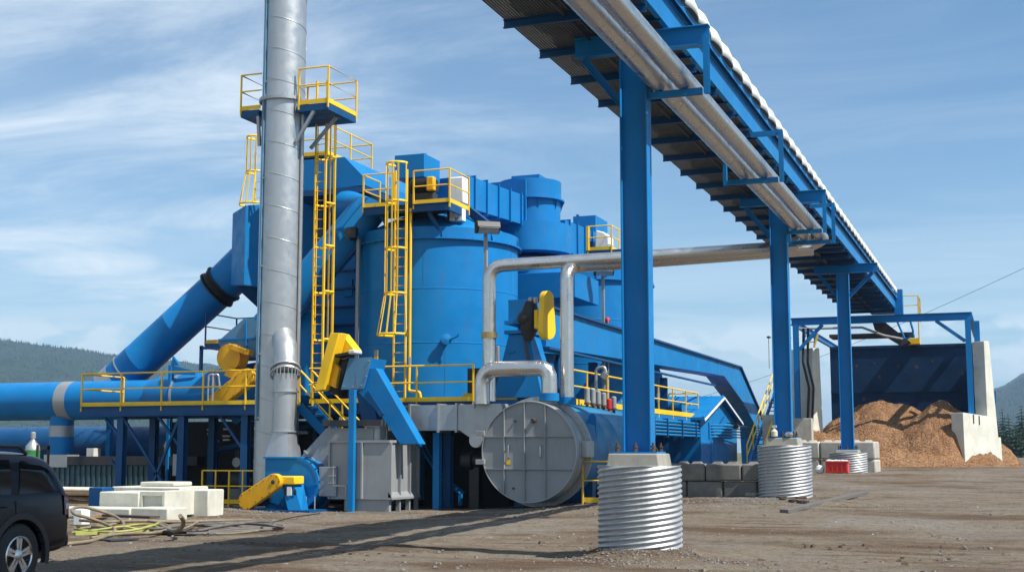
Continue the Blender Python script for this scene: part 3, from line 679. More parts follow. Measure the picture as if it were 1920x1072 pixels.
# right side deck beyond the drum
XR2 = -12.75
deck2 = T("side_walkway", "blue walkway with bright yellow toe board running back beside the silos", "platform", (XR2, 48, 0))
MB().box(XR2 - 1.3, XR2 - .01, 38.8, 57.6, DK - .04, DK).build("deck_plate", "grating", deck2)
MB().chan((XR2 + .01, 38.8, DK - .17), (XR2 + .01, 57.6, DK - .17), .30, .09, side=-1).build("edge_beam", "blue", deck2)
for y in (47.5, 54.6): MB().ibeam((XR2 - .25, y, 0), (XR2 - .25, y, DK - .05), .22, .22, .016, .012).build("leg", "navy", deck2)
railing(deck2, [(XR2, 38.9, DK), (XR2, 57.6, DK)], sp=2.35, r=.028)
railing(deck2, [(XR2, 57.6, DK), (XR2 - 1.3, 57.6, DK)], sp=1.2, r=.026, end0=False)
MB().box(XR2 + .012, XR2 + .03, 38.8, 57.9, DK - .01, DK + .17).build("toe_board", "yellow", deck2)
# ================================================================== silos
def silo(label, cx, cy, R, z0, zr, ztop, name="silo"):
    t = T(name, label, "silo", (cx, cy, 0), "blue silos")
    prof = [(R, 0.2)]
    for zz in [z0 + (zr - z0) * k for k in (.0, .37, .70)]:
        prof += [(R, zz - .02), (R + .008, zz - .012), (R + .008, zz + .012), (R, zz + .02)]
    prof += [(R, zr)]
    MB().lathe(cx, cy, prof, 96).build("shell", "blue", t)
    MB().lathe(cx, cy, [(R, zr), (R + .13, zr), (R + .13, zr + .04), (R + .02, zr + .045), (R + .02, zr + .40), (R - .02, zr + .40)], 96).build("rim_flange", "blue", t)
    MB().lathe(cx, cy, [(R - .01, zr + .38), (R - .25, zr + .48), (.9, ztop - .12), (.9, ztop), (.3, ztop + .02)], 72).build("roof", "blue", t)
    for q, (za, zb2) in enumerate(((z0, z0 + (zr - z0) * .37), (z0 + (zr - z0) * .37, z0 + (zr - z0) * .7), (z0 + (zr - z0) * .7, zr))):
        b = MB()
        for k in range(5):
            a = k * 2 * PI / 5 + q * .5 + .2; b.beam((cx + R * math.cos(a), cy + R * math.sin(a), za + .02), (cx + R * math.cos(a), cy + R * math.sin(a), zb2 - .02), .02, .014, up=(math.cos(a), math.sin(a), 0))
        if cx < -17: b.build("weld_seam", "blue", t)
    b = MB()
    for k in range(60 if cx < -17 else 0):
        a = 2 * PI * k / 60; b.cyl((cx + (R + .09) * math.cos(a), cy + (R + .09) * math.sin(a), zr - .03), (cx + (R + .09) * math.cos(a), cy + (R + .09) * math.sin(a), zr + .07), .022, seg=6)
    if b.v: b.build("flange_bolt", "blue", t)
    for k in range(10):
        a = -PI * .95 + k * PI * .2
        MB().poly([(cx + (R + .02) * math.cos(a), cy + (R + .02) * math.sin(a), zr + .05), (cx + (R + .12) * math.cos(a), cy + (R + .12) * math.sin(a), zr + .05), (cx + (R + .02) * math.cos(a), cy + (R + .02) * math.sin(a), zr + .36)], Vector((-math.sin(a), math.cos(a), 0)) * .015).build("gusset", "blue", t)
    return t
S1 = (-17.83, 40.7); S1R = 2.72
silo1 = silo("large blue silo nearest the camera behind the yellow caged ladder", S1[0], S1[1], S1R, DK, 8.35, 9.75)
S2c = ay(1096, 600, 51.6); S2 = (S2c.x, 51.6); S2R = 2.72
silo2 = silo("far blue silo partly hidden by the nearest column", S2[0], S2[1], S2R, DK, 8.30, 9.7)
# inspection port on silo 1
def on_silo(px, py, c, R, off=0):
    r = ray(px, py); ox, oy = -c[0], -c[1]; A = r.x ** 2 + r.y ** 2; B = 2 * (r.x * ox + r.y * oy); C_ = ox * ox + oy * oy - (R + off) ** 2
    t = (-B - math.sqrt(B * B - 4 * A * C_)) / (2 * A); return Vector((r.x * t, r.y * t, EYE + r.z * t))
p = on_silo(835, 637, S1, S1R); n = Vector((p.x - S1[0], p.y - S1[1], 0)).normalized()
b = MB(); b.alathe(p - n * .1, p + n * .3, [(.13, 0), (.13, .30), (.17, .30), (.17, .36), (.02, .40)], 24); b.tube([p + n * .2 + Vector((.15, 0, 0)), p + n * .22 + Vector((.38, 0, .08)), p + n * .22 + Vector((.42, 0, .16))], .03, 8)
b.build("inspection_port", "blue", silo1)
p = on_silo(707, 668, S1, S1R); n = Vector((p.x - S1[0], p.y - S1[1], 0)).normalized(); s_ = Vector((-n.y, n.x, 0))
MB().beam(p + n * .03 - Vector((0, 0, .2)), p + n * .03 + Vector((0, 0, .0)), .16, .05, up=n).build("sensor_plate", "yellow", silo1)
MB().beam(p + n * .03 + Vector((0, 0, .005)), p + n * .03 + Vector((0, 0, .2)), .16, .05, up=n).build("sensor_plate", "greypaint", silo1)
# roof braces: ribs from rim to top on silo 1, white box and sunlit brackets
MB().ibeam((-15.35, 39.6, 8.75), (-17.0, 40.2, 10.0), .28, .16).build("roof_strut", "navy", silo1)
wb = ay(857, 403, 38.9)
MB().box(wb.x - .22, wb.x + .22, 38.8, 39.1, wb.z - .2, wb.z + .2).build("control_box", "white", silo1, bev=.01)
MB().tube([(wb.x, 38.78, wb.z - .1), (wb.x + .02, 38.74, wb.z - .22), (wb.x + .08, 38.78, wb.z - .1)], .012, 6).build("box_cable", "cable", silo1)
MB().box(wb.x - .35, wb.x - .25, 38.9, 39.0, 8.8, wb.z + .3).build("box_post", "navy", silo1)
MB().tube([(-17.6, 38.55, 8.78), (-17.9, 38.9, 9.25), (-17.2, 39.2, 9.3), (-16.9, 38.7, 8.85)], .05, 8).build("hose_run", "steeldark", silo1)
# yellow riser pipe beside the ladder
ry = T("riser_pipe", "thin yellow riser pipe up the side of the silo with a kinked foot", "pipe", (-17.3, 37.75, DK))
a = ay(770, 400, 37.8); a2 = ay(768, 690, 37.8); c = ay(773, 738, 37.6)
MB().tube(arc_pts([(a.x, 37.8, 9.3), (a2.x, 37.8, 4.4), (a2.x, 37.75, 3.55), (a2.x + .42, 37.65, 3.5), (a2.x + .47, 37.65, 3.2)], .1), .045, 10).build("pipe_run", "yellow", ry)
MB().cyl((a2.x, 37.8, 4.35), (a2.x, 37.8, 4.6), .06, seg=10).build("coupling", "galv", ry)
# ladder platform on silo 1
PZ1 = 9.42; PF = 37.8; px0 = ay(681, 385, PF).x; px1 = ay(843, 368, PF).x; PB = ax(879, 376, px1).y
sp1 = T("silo_platform", "yellow railed platform at the front of the near silo roof", "platform", ((px0 + px1) / 2, PF, PZ1))
MB().box(px0, px1, PF, PB, PZ1 - .06, PZ1).build("deck_plate", "grating", sp1)
b = MB(); b.chan((px0, PF - .005, PZ1 - .13), (px1, PF - .005, PZ1 - .13), .25, .08, side=1); b.chan((px1 + .005, PF, PZ1 - .13), (px1 + .005, PB, PZ1 - .13), .25, .08, side=-1)
b.build("edge_beam", "navy", sp1)
lx = ay(748, 600, 37.55).x
railing(sp1, [(lx - .35, PF, PZ1), (px0, PF, PZ1), (px0, PF + 1.2, PZ1)], sp=1.3)
railing(sp1, [(lx + .35, PF, PZ1), (px1, PF, PZ1), (px1, PB, PZ1)], sp=1.1)
for x in (px0 + .6, -16.9):
    MB().beam((x, PF + .1, PZ1 - .25), (x + .25, 38.35, 8.5), .1, .1).build("bracket", "navy", sp1)
ladder("yellow caged ladder on the front of the near silo", lx, 37.62, DK + .08, PZ1, [ay(740, y_, 37.62).z for y_ in (630, 553, 470, 383, 312)], -1, .40, .36, 1.45, 1.1)
# fan motor and hood on top of silo 1
mo = T("motor_unit", "black drive motor with yellow guard on the silo top platform", "motor", (-17, 38.9, PZ1))
c = ay(800, 350, 38.7)
b = MB(); b.alathe((c.x - .55, 38.7, c.z), (c.x + .35, 38.7, c.z), [(.18, 0), (.26, .05), (.26, .75), (.2, .8), (.2, .9)], 20)
for k in range(14): b.cyl((c.x - .45 + k * .045, 38.7, c.z), (c.x - .432 + k * .045, 38.7, c.z), .285, seg=20)
b.build("motor_body", "blackmotor", mo)
MB().box(c.x - .5, c.x + .3, 38.5, 38.9, PZ1, c.z - .24).build("motor_base", "steeldark", mo)
MB().box(c.x + .12, c.x + .38, 38.38, 38.60, c.z - .2, c.z + .26).build("guard", "amber", mo, bev=.04)
h0 = ay(740, 292, 39.4); h1 = ay(795, 331, 39.4); hr_ = ax(825, 297, h1.x)
hood = T("fan_hood", "dark sided blue box hood above the silo platform", "hood", ((h0.x + h1.x) / 2, 40, h1.z))
MB().box(h0.x, h1.x, 39.4, hr_.y, h1.z, h0.z).build("hood_shell", "blue", hood, bev=.008)
b = MB()
for x in (h0.x + .3, h1.x - .1): b.cyl((x, 39.7, h0.z), (x, 39.7, h0.z + .06), .04, seg=8)
b.build("lifting_lug", "navy", hood)
MB().lathe((h0.x + h1.x) / 2, (39.4 + hr_.y) / 2 + .05, [(.42, 9.6), (.42, h1.z)], 24).build("fan_neck", "blackmotor", hood)
ww = ay(857, 352, 39.6); MB().box(ww.x - .26, ww.x + .26, 39.5, 40.0, ww.z - .55, ww.z + .35).build("white_tank", "white", None, bev=.05)
o = bpy.data.objects["white_tank"]; tag(o, "small white tank standing on the near silo platform", "tank")
# ================================================================== duct, cyclone tower, second duct
def obox(a, c, w, z0, z1, b=None):   # upright box along a -> c with width w
    a = Vector((a[0], a[1], 0)); c = Vector((c[0], c[1], 0)); d = (c - a).normalized(); s = Vector((d.y, -d.x, 0)) * w / 2
    b = b or MB(); P = [a + s, c + s, c - s, a - s]
    b.hexa([p + Vector((0, 0, z0)) for p in P[::-1]], [p + Vector((0, 0, z1)) for p in P[::-1]]); return b
def ribbed(name, label, a, c, w, z0, z1, n, rib=.07):
    a = Vector(a); c = Vector(c); t = T(name, label, "duct", ((a.x + c.x) / 2, (a.y + c.y) / 2, z0), "ribbed blue ducts")
    obox(a, c, w, z0, z1).build("duct_shell", "blue", t)
    d = (c - a).normalized()
    for k in range(n):
        q = a.lerp(c, (k + .5) / n); obox(q - d * .02, q + d * .02, w + 2 * rib, z0 - rib, z1 + rib).build("flange_rib", "blue", t)
    return t
TW = (-16.42, 46.1)
dA = ribbed("ribbed_duct", "ribbed blue duct from the near silo to the cyclone tower", (-17.44, 41.0), (-16.84, 45.1), 1.30, 9.83, 10.92, 5)
tower = T("cyclone_tower", "stepped round blue cyclone tower between the two silos", "tower", (TW[0], TW[1], 0))
MB().lathe(*TW, [(1.12, 9.95), (1.12, 10.85), (1.28, 10.86), (1.28, 10.91), (1.16, 10.92), (1.16, 11.60), (1.0, 11.62)], 64).build("upper_drum", "blue", tower)
MB().lathe(*TW, [(1.15, 8.86), (1.50, 8.90), (1.50, 9.90), (1.50, 9.96), (1.1, 9.98)], 72).build("ring_housing", "blue", tower)
MB().lathe(*TW, [(1.14, 5.2), (1.14, 8.7)], 64).build("body", "blue", tower)
p = ay(1075, 560, 44.6); b = MB(); b.box(-17.1, ay(1078, 540, 44.6).x, 44.6, 47.5, ay(1000, 560, 44.6).z, ay(1000, 512, 44.6).z); b.build("belt_housing", "blue", tower, bev=.01)
MB().lathe(*TW, [(.5, 3.2), (1.0, 5.4)], 40).build("cone", "blue", tower)
obox((-16.86, 44.9), (-16.85, 44.98), 1.46, 9.75, 11.5).build("flange_plate", "blue", tower)
b = MB()
for k in range(6):
    a = -PI * .75 + k * PI * .22; b.poly([(TW[0] + 1.13 * math.cos(a), TW[1] + 1.13 * math.sin(a), 10.5), (TW[0] + 1.26 * math.cos(a), TW[1] + 1.26 * math.sin(a), 10.85), (TW[0] + 1.13 * math.cos(a), TW[1] + 1.13 * math.sin(a), 10.85)], Vector((-math.sin(a), math.cos(a), 0)) * .02)
b.build("gusset", "blue", tower)
MB().box(TW[0] - .6, TW[0] + .5, 45.7, 46.4, 11.62, 11.85).build("cap_box", "blue", tower)
for k in range(4):
    a = k * PI / 2 + .6; MB().beam((TW[0] + 1.0 * math.cos(a), TW[1] + 1.0 * math.sin(a), 0), (TW[0] + 1.0 * math.cos(a), TW[1] + 1.0 * math.sin(a), 5.25), .2, .2).build("leg", "navy", tower)
q0 = ay(1050, 440, 47.5); q1 = ay(1105, 440, 50.5)
dB = ribbed("ribbed_duct", "ribbed blue duct from the cyclone tower to the far silo", (-16.0, 47.2), (q1.x - .2, 51.0), 1.2, 9.15, 10.35, 5)
q = ay(1089, 402, 51.0); q2 = ay(1121, 440, 51.2)
fb = T("duct_end_box", "square blue box closing the far ribbed duct", "duct", (q1.x, 51.5, 9.15)); MB().box(q.x - .3, q2.x, 50.9, 52.6, 9.15, ay(1105, 404, 50.9).z).build("box_shell", "blue", fb, bev=.008)
MB().box(q.x - .2, q.x - .1, 51, 51.1, ay(1105, 404, 50.9).z, ay(1105, 400, 50.9).z).build("lifting_lug", "navy", fb)
# far silo platform
f0 = ay(1102, 470, 49.2); f1 = ay(1142, 470, 49.2)
spf = T("far_platform", "small yellow railed platform on the far silo with white hood", "platform", (f0.x + .5, 49.5, f0.z))
MB().box(f0.x, f0.x + 1.4, 49.2, 51.2, f0.z - .12, f0.z).build("deck_plate", "navy", spf)
railing(spf, [(f0.x, 49.2, f0.z), (f1.x + .1, 49.2, f0.z), (f1.x + .1, 51.2, f0.z)], h=.95, sp=.9)
MB().box(f0.x - .06, f0.x + .06, 49.1, 49.3, f0.z, f0.z + .95).build("gate_post", "yellow", spf)
b = MB(); b.poly([(f0.x + .18, 49.5, f0.z), (f1.x - .1, 49.5, f0.z), (f1.x - .1, 49.5, f0.z + .55), (f1.x - .3, 49.5, f0.z + .75), (f0.x + .25, 49.5, f0.z + .85)], (0, .7, 0)); o = b.build("white_hood", "white", None, bev=.04); tag(o, "white weather hood behind the far platform's yellow rails", "hood")
# ================================================================== left group: elbow casing, upper duct, inclined ducts
elb = T("duct_elbow", "big angular blue duct elbow at the top of the inclined duct", "duct", (-24, 42, 0))
_a, _b = ay(435, 450, 40.7), ay(459, 450, 39.8)
b = MB(); A, Bp, C_, D_, E_ = (_a.x, 40.7), (_b.x, 39.8), (-22.15, 41.9), (-22.15, 44), (_a.x, 44)
zt_, zb_ = [10.15, 10.22, 10.62, 10.4, 10.1], [7.55, 7.42, 7.2, 7.2, 7.5]
P = [A, Bp, C_, D_, E_]; vs = [(p[0], p[1], z) for p, z in zip(P, zb_)] + [(p[0], p[1], z) for p, z in zip(P, zt_)]
b.add(vs, [(4, 3, 2, 1, 0), (5, 6, 7, 8, 9)] + [(i, (i + 1) % 5, (i + 1) % 5 + 5, i + 5) for i in range(5)]); b.build("elbow_casing", "blue", elb, bev=.008)
b = MB(); t_ = [(-24.6, 41.8), (-22.3, 41.8), (-22.3, 43.5), (-24.6, 43.5)]
b.hexa([(p[0], p[1], 6.2) for p in t_], [(-25.6, 40.6, 7.5), (-22.2, 41.95, 7.18), (-22.2, 43.9, 7.18), (-26.0, 43.9, 7.52)]); b.build("hopper_bottom", "navy", elb)
for x, y in ((-24.4, 42), (-22.5, 42)): MB().beam((x, y, 0), (x, y, 6.3), .22, .22).build("leg", "navy", elb)
# inclined duct 1
d0 = ay(212, 722, 41.2); d1 = ay(418, 533, 41.6)
inc = T("inclined_duct", "fat blue duct sloping up from the long left duct", "duct", tuple(d0))
dd = (d1 - d0).normalized(); r1 = .70
low_ = d0 - dd * .6
L1 = (d1 - low_).length
MB().alathe(low_, d1, [(r1, 0), (r1, L1 * .32 - .02), (r1 + .008, L1 * .32), (r1, L1 * .32 + .02), (r1, L1 * .62), (r1 + .008, L1 * .62 + .02), (r1, L1 * .62 + .04), (r1, L1 - .35)], 56).build("duct_shell", "blue", inc)
jb = d1 - dd * .35
MB().alathe(jb, d1 + dd * .2, [(r1 + .10, 0), (r1 + .10, .04), (r1 - .02, .05), (r1 + .06, .12), (r1 - .02, .19), (r1 + .06, .26), (r1 - .02, .33), (r1 + .10, .36), (r1 + .10, .40)], 56).build("expansion_joint", "rubber", inc)
MB().alathe(d1 + dd * .05, d1 + dd * 2.0, [(r1, 0), (r1 + .05, 1.3)], 56).build("upper_collar", "blue", inc)
sdv = Vector((-dd.z, 0, dd.x))
hp = d0 + dd * .95
b = MB()
for k in range(9):
    pass
MB().alathe(low_ + dd * 1.35, low_ + dd * 1.40, [(r1 + .02, 0), (r1 + .02, .05)], 56).build("seam_band", "galv", inc)
MB().alathe(low_ + dd * .35, low_ + dd * .95, [(r1 + .012, 0), (r1 + .012, .6)], 56).build("jacket_band", "galv", inc)
# left horizontal duct + vertical leg
hd = T("horizontal_duct", "long horizontal blue duct running out of frame on the left", "duct", (-35, 40.2, 2))
hz = ay(75, 752, 40.2).z; xb = ay(135, 750, 40.2).x
MB().cyl((-95, 40.2, hz), (ay(300, 720, 40.2).x, 40.2, hz), .70, seg=56).build("duct_shell", "blue", hd)
MB().alathe((xb - .3, 40.2, hz), (xb + .22, 40.2, hz), [(.708, 0), (.708, .5)], 56).build("silver_band", "galv", hd)
xv = ay(116, 800, 40.2).x
MB().cyl((xv, 40.2, .3), (xv, 40.2, hz), .43, seg=40).build("down_leg", "blue", hd)
MB().cyl((xv, 40.2, 2.22), (xv, 40.2, 2.62), .438, seg=40).build("silver_band", "galv", hd)
MB().cyl((-90, 43.2, 1.95), (-24, 43.2, 1.95), .7, seg=40).build("return_duct", "navy", hd)
# drum behind the railing
bd0 = ay(300, 722, 39.6); bd1 = ay(425, 722, 39.6)
bd = T("horizontal_drum", "blue horizontal drum lying behind the left railing", "drum", (bd0.x + 2, 39.6, 2.6))
MB().alathe((bd0.x - .3, 39.6, 3.55), (bd1.x + 2.6, 39.6, 3.75), [(.60, 0), (.72, .35), (.78, 2.0), (1.0, 4.2), (1.0, 6.0)], 48).build("drum_shell", "blue", bd)
MB().alathe((bd0.x + .9, 39.6, 3.58), (bd0.x + 1.0, 39.6, 3.58), [(.80, 0), (.80, .07)], 48).build("seam_band", "galv", bd)
b = MB(); q = ay(318, 690, 38.9); b.box(q.x - .05, q.x + .05, 38.9, 39.1, 0.2, q.z + .1); b.build("post", "blue", bd)
b = MB(); b.poly([(q.x + .0, 38.95, q.z + .1), (q.x + 1.0, 38.95, q.z - .1), (q.x + 1.0, 38.95, q.z - .25), (q.x, 38.95, q.z - .2)], (0, .12, 0)).poly([(q.x, 38.95, q.z + .1), (q.x + .35, 38.95, q.z + .1), (q.x + .08, 38.95, q.z + .42)], (0, .1, 0)); b.build("lever_arm", "blue", bd)
# hoses looped over the railing
for k, px in enumerate((391, 399)):
    q = ay(px, 720, 36.9)
    o = MB().tube(arc_pts([(q.x, 36.9, DK + .02), (q.x, 36.9, 4.12), (q.x + .16, 36.95, 4.16), (q.x + .2, 37.0, 3.7)], .08), .035, 8).build("flexible_conduit", "galv")
    tag(o, ["pale ribbed conduit looped up behind the railing, left one", "pale ribbed conduit looped up behind the railing beside the yellow guard"][k], "conduit", "conduit loops")
# upper duct (end face with a chamfered side) and its platform
YU = 39.6
pts = [ay(*q, YU) for q in ((540, 303), (646, 294), (681, 330), (683, 347), (540, 366))]
ud = T("upper_duct", "high blue duct with sloping sunlit side behind the stack", "duct", tuple(pts[4]))
MB().poly(pts, (0, 5.2, 0)).build("duct_shell", "blue", ud, bev=.01)
b0 = ay(540, 366, YU); b1 = ay(683, 348, YU); MB().box(b0.x, b1.x + .03, YU - .03, YU + 5, b1.z - .22, b1.z - .02).build("bottom_channel", "navy", ud)
c2 = ay(658, 383, 40.3)
MB().lathe(c2.x, 40.5, [(.72, 9.3), (.78, 9.32), (.78, 9.42), (.66, 9.44), (.70, 9.56), (.66, 9.68), (.78, 9.70), (.78, 9.8), (.6, 9.82), (.6, b1.z - .2)], 48).build("expansion_joint", "blackmotor", ud)
for x in (b0.x + .4, -21.9): MB().beam((x, 41.2, 0), (x, 41.2, b1.z - .2), .28, .28).build("leg", "navy", ud)
u0 = ay(560, 297, YU); u1 = ay(614, 292, YU)
up_ = T("upper_platform", "yellow railed walkway on top of the high blue duct", "platform", (u1.x, YU, u1.z))
zz = u1.z + .05; yb = ax(697, 300, u1.x).y
MB().box(u0.x - .6, u1.x, YU + .02, yb, zz - .06, zz).build("deck_plate", "grating", up_)
railing(up_, [(u0.x - .6, YU + .02, zz), (u1.x, YU + .02, zz), (u1.x, yb, zz)], sp=1.7, toe=True, r=.026)
railing(up_, [(u1.x, yb, zz), (u0.x - .6, yb, zz)], sp=1.3, toe=False, end0=False)
# inclined duct 2
e1_ = ay(676, 412, 38.7); e0_ = ay(560, 548, 38.3)
in2 = T("inclined_duct", "light blue duct sloping down behind the tall caged ladder", "duct", tuple(e0_))
MB().tube([e0_ - (e1_ - e0_) * .5, e0_, e1_, (e1_ + (e1_ - e0_) * .12), (c2.x + .1, 39.9, 9.9)], .60, 48).build("duct_shell", "blue", in2)
MB().beam(e0_ + Vector((.2, -.2, -.66)), e1_ + Vector((.2, -.2, -.70)), .08, .10).build("support_rail", "navy", in2)
# ribbed casing between ladder and silo
rc0 = ay(566, 480, 40.4); rc1 = ay(669, 480, 40.4)
rc = T("ribbed_casing", "blue filter casing with horizontal ribs left of the near silo", "casing", ((rc0.x + rc1.x) / 2, 41, DK))
MB().box(rc0.x + .3, rc1.x, 40.4, 42.2, DK, 8.3).build("casing_shell", "blue", rc)
for k in range(8):
    z = DK + .3 + k * .62; MB().box(rc0.x + .31, rc1.x - .02, 40.28, 40.4, z, z + .06).build("stiffener", "navy", rc)
q = ay(654, 540, 40.4); MB().box(q.x - .16, q.x + .16, 40.34, 40.4, q.z - .3, q.z + .3).build("hatch", "blue", rc, bev=.02)
MB().box(rc0.x - .6, rc0.x + .29, 40.5, 42, DK, 8.0).build("side_bay", "sooty_shade", rc)
# blue rounded vessel low behind the ladder
q = ay(580, 640, 39.0); v_ = T("vessel", "rounded blue vessel behind the foot of the tall ladder", "tank", (q.x, 39, DK)); MB().lathe(q.x - .1, 39.2, [(.5, 3.2), (.92, 3.5), (.92, 5.4), (.5, 6.2), (.2, 6.3)], 40).build("vessel_shell", "blue", v_)
MB().cyl((q.x - .1, 38.25, 4.4), (q.x - .1, 38.1, 4.4), .14, seg=16).build("nozzle", "blue", v_)
# ================================================================== stack
SX, SY, SR = -20.68, 35.3, .655
stack = T("exhaust_stack", "tall silver exhaust stack rising out of frame", "chimney", (SX, SY, 0))
b = MB(); seg = 64; zb0, zt0 = -.1, 21.0; rows = 211; vs = []
for r in range(rows):
    z = zb0 + (zt0 - zb0) * r / (rows - 1)
    for s in range(seg): vs.append((SX + SR * math.cos(2 * PI * s / seg), SY + SR * math.sin(2 * PI * s / seg), z))
b.add(vs, [(r * seg + s, r * seg + (s + 1) % seg, (r + 1) * seg + (s + 1) % seg, (r + 1) * seg + s) for r in range(rows - 1) for s in range(seg)]); b.build("shell", "stackmetal", stack, recalc=False)
P = []
for k in range(64 * 20):
    th = -2 * PI * k / 64; z = 1.0 + k / 64 * .98
    P.append((SX + (SR + .002) * math.cos(th), SY + (SR + .002) * math.sin(th), z))
b = MB(); b.tube(P, .011, 5); b.build("spiral_seam", "stackmetal", stack)
zf = ay(530, 181, SY - .6).z
MB().lathe(SX, SY, [(SR, zf - .05), (SR + .09, zf - .05), (SR + .09, zf + .05), (SR, zf + .05)], 64).build("flange", "galv", stack)
b = MB()
for k in range(36): a = 2 * PI * k / 36; b.cyl((SX + (SR + .06) * math.cos(a), SY + (SR + .06) * math.sin(a), zf - .08), (SX + (SR + .06) * math.cos(a), SY + (SR + .06) * math.sin(a), zf + .08), .014, seg=6)
b.build("flange_bolts", "galv", stack)
cxp = SX - SR * .50; cyp = SY - SR * .92
MB().tube([(cxp, cyp, 2.6), (cxp, cyp, 21)], .04, 10).build("blue_conduit", "fadedblue", stack)
b = MB()
for z in (2.65, 4.55, 7.2, 9.9, 12.9, 15.5): b.box(cxp - .05, cxp + .16, cyp - .03, cyp + .08, z, z + .05)
b.build("conduit_clip", "galv", stack)
MB().tube([(SX + SR + .05, SY - .05, 3.2), (SX + SR + .05, SY - .05, zf - .2)], .045, 8).build("side_conduit", "galv", stack)
# branch pipe from the fan
BX, BY, BR = -19.90, 34.42, .345
br = T("branch_pipe", "silver branch pipe from the fan up into the stack", "pipe", (BX, BY, 1.5))
zA = 2.25; zE = 3.95
b = MB(); b.lathe(BX, BY, [(BR, zA), (BR, zE)], 40); b.build("pipe_shell", "stackmetal", br)
b = MB()
tip = Vector((SX + .25, SY - .2, 5.15)); el = [Vector((BX, BY, zE + .12)), Vector((BX - .04, BY + .06, zE + .45)), Vector((BX - .15, BY + .22, zE + .8)), tip]
b.tube(el, [BR, BR, BR * 1.02, BR * 1.05], 40); b.build("elbow", "stackmetal", br)
dz = Vector((-.08, .1, .99)).normalized()
for k in (0, 1): MB().alathe(Vector((BX, BY, zE - .04 + .14 * k)), Vector((BX - .02, BY + .03, zE + .02 + .14 * k)), [(BR + .10, 0), (BR + .10, .06)], 40).build("flange", "galv", br)
b = MB()
for k in range(22): a = 2 * PI * k / 22; b.cyl((BX + (BR + .055) * math.cos(a), BY + (BR + .055) * math.sin(a), zE - .06), (BX + (BR + .055) * math.cos(a), BY + (BR + .055) * math.sin(a), zE + .19), .014, seg=6)
b.build("flange_bolts", "galv", br)
for z in (3.40, 2.24): MB().lathe(BX, BY, [(BR, z), (BR + .05, z), (BR + .05, z + .035), (BR, z + .035)], 40).build("seam_flange", "stackmetal", br)
b = MB(); sq = [(-.52, -.40), (.40, -.40), (.40, .45), (-.52, .45)]; n = 32; ring0 = []; ring1 = []
for k in range(n):
    a = 2 * PI * k / n; ring1.append((BX + BR * math.cos(a), BY + BR * math.sin(a), 2.25))
    m_ = max(abs(math.cos(a)), abs(math.sin(a))); ring0.append((BX - .02 + .40 * math.cos(a) / m_, BY + .02 + .40 * math.sin(a) / m_, 1.50))
b.add(ring0 + ring1, [(k, (k + 1) % n, (k + 1) % n + n, k + n) for k in range(n)]); b.build("square_transition", "stackmetal", br, smooth=50)
# stack platform
zp = ay(615, 190, 34.95).z - .02; pxl, pxr = ay(452, 190, 34.95).x, ay(615, 190, 34.95).x; pyb = ax(668, 188, pxr).y
stp = T("stack_platform", "yellow railed platform around the silver stack", "platform", (SX, SY, zp))
b = MB(); b.box(pxl, SX - SR - .02, 34.95, pyb, zp - .22, zp - .04); b.box(SX + SR + .02, pxr, 34.95, pyb, zp - .22, zp - .04); b.box(SX - SR - .02, SX + SR + .02, SY + SR + .02, pyb, zp - .22, zp - .04)
b.build("frame_beam", "navy", stp)
b = MB()
for q in (0, 1):
    x0, x1 = ((pxl, SX - SR - .02), (SX + SR + .02, pxr))[q]
    for k in range(40):
        y = 34.97 + k * (pyb - 35) / 40; b.box(x0, x1, y, y + .02, zp - .04, zp - .005)
b.build("deck_grating", "grating", stp, smooth=0)
railing(stp, [(SX + SR + .08, 34.95, zp), (pxr, 34.95, zp), (pxr, pyb, zp), (SX, pyb, zp)], sp=1.6, r=.026, h=1.12)
railing(stp, [(SX - SR * .9, 34.95, zp), (pxl, 34.95, zp), (pxl, pyb, zp), (SX, pyb, zp)], sp=1.8, r=.026, end0=False, h=1.12)
for s, x1 in ((-1, pxl + .5), (1, pxr - .4), (1, pxr - .1)):
    yy_ = 35.0 if x1 != pxr - .1 else 35.9
    MB().beam((SX + s * SR * .98, yy_, zp - 1.15), (x1 - s * .1, yy_, zp - .22), .09, .09).build("knee_brace", "galv", stp)
bm_ = T("beacon_mast", "thin mast with a white domed beacon beside the stack platform", "beacon", (SX + SR + .25, 35.9, zp))
bp_ = ay(569, 92, 35.9)
MB().cyl((bp_.x, 35.9, zp - .1), (bp_.x, 35.9, bp_.z - .06), .025, seg=8).build("mast", "steeldark", bm_)
MB().lathe(bp_.x, 35.9, [(.05, bp_.z - .08), (.09, bp_.z - .05), (.09, bp_.z + .04), (.05, bp_.z + .10), (.01, bp_.z + .11)], 16).build("lens", "white", bm_)
# tall ladder to the stack platform
lx2 = ay(599, 450, 36.55).x
ladder("tallest yellow caged ladder reaching up to the stack platform", lx2, 36.55, DK + .05, zp, [ay(610, y_, 36.9).z for y_ in (637, 548, 463, 384, 297, 222)], 1, .36, .33, None, 1.2)
# small caged ladder on the elbow
e = ay(476, 388, 41.2)
ladder("short yellow caged ladder on top of the blue duct elbow", e.x + .1, 41.4, 10.2, 11.6, [ay(476, y_, 41.2).z for y_ in (386, 325, 260)], -1, .4, .36, 1.4, .9)
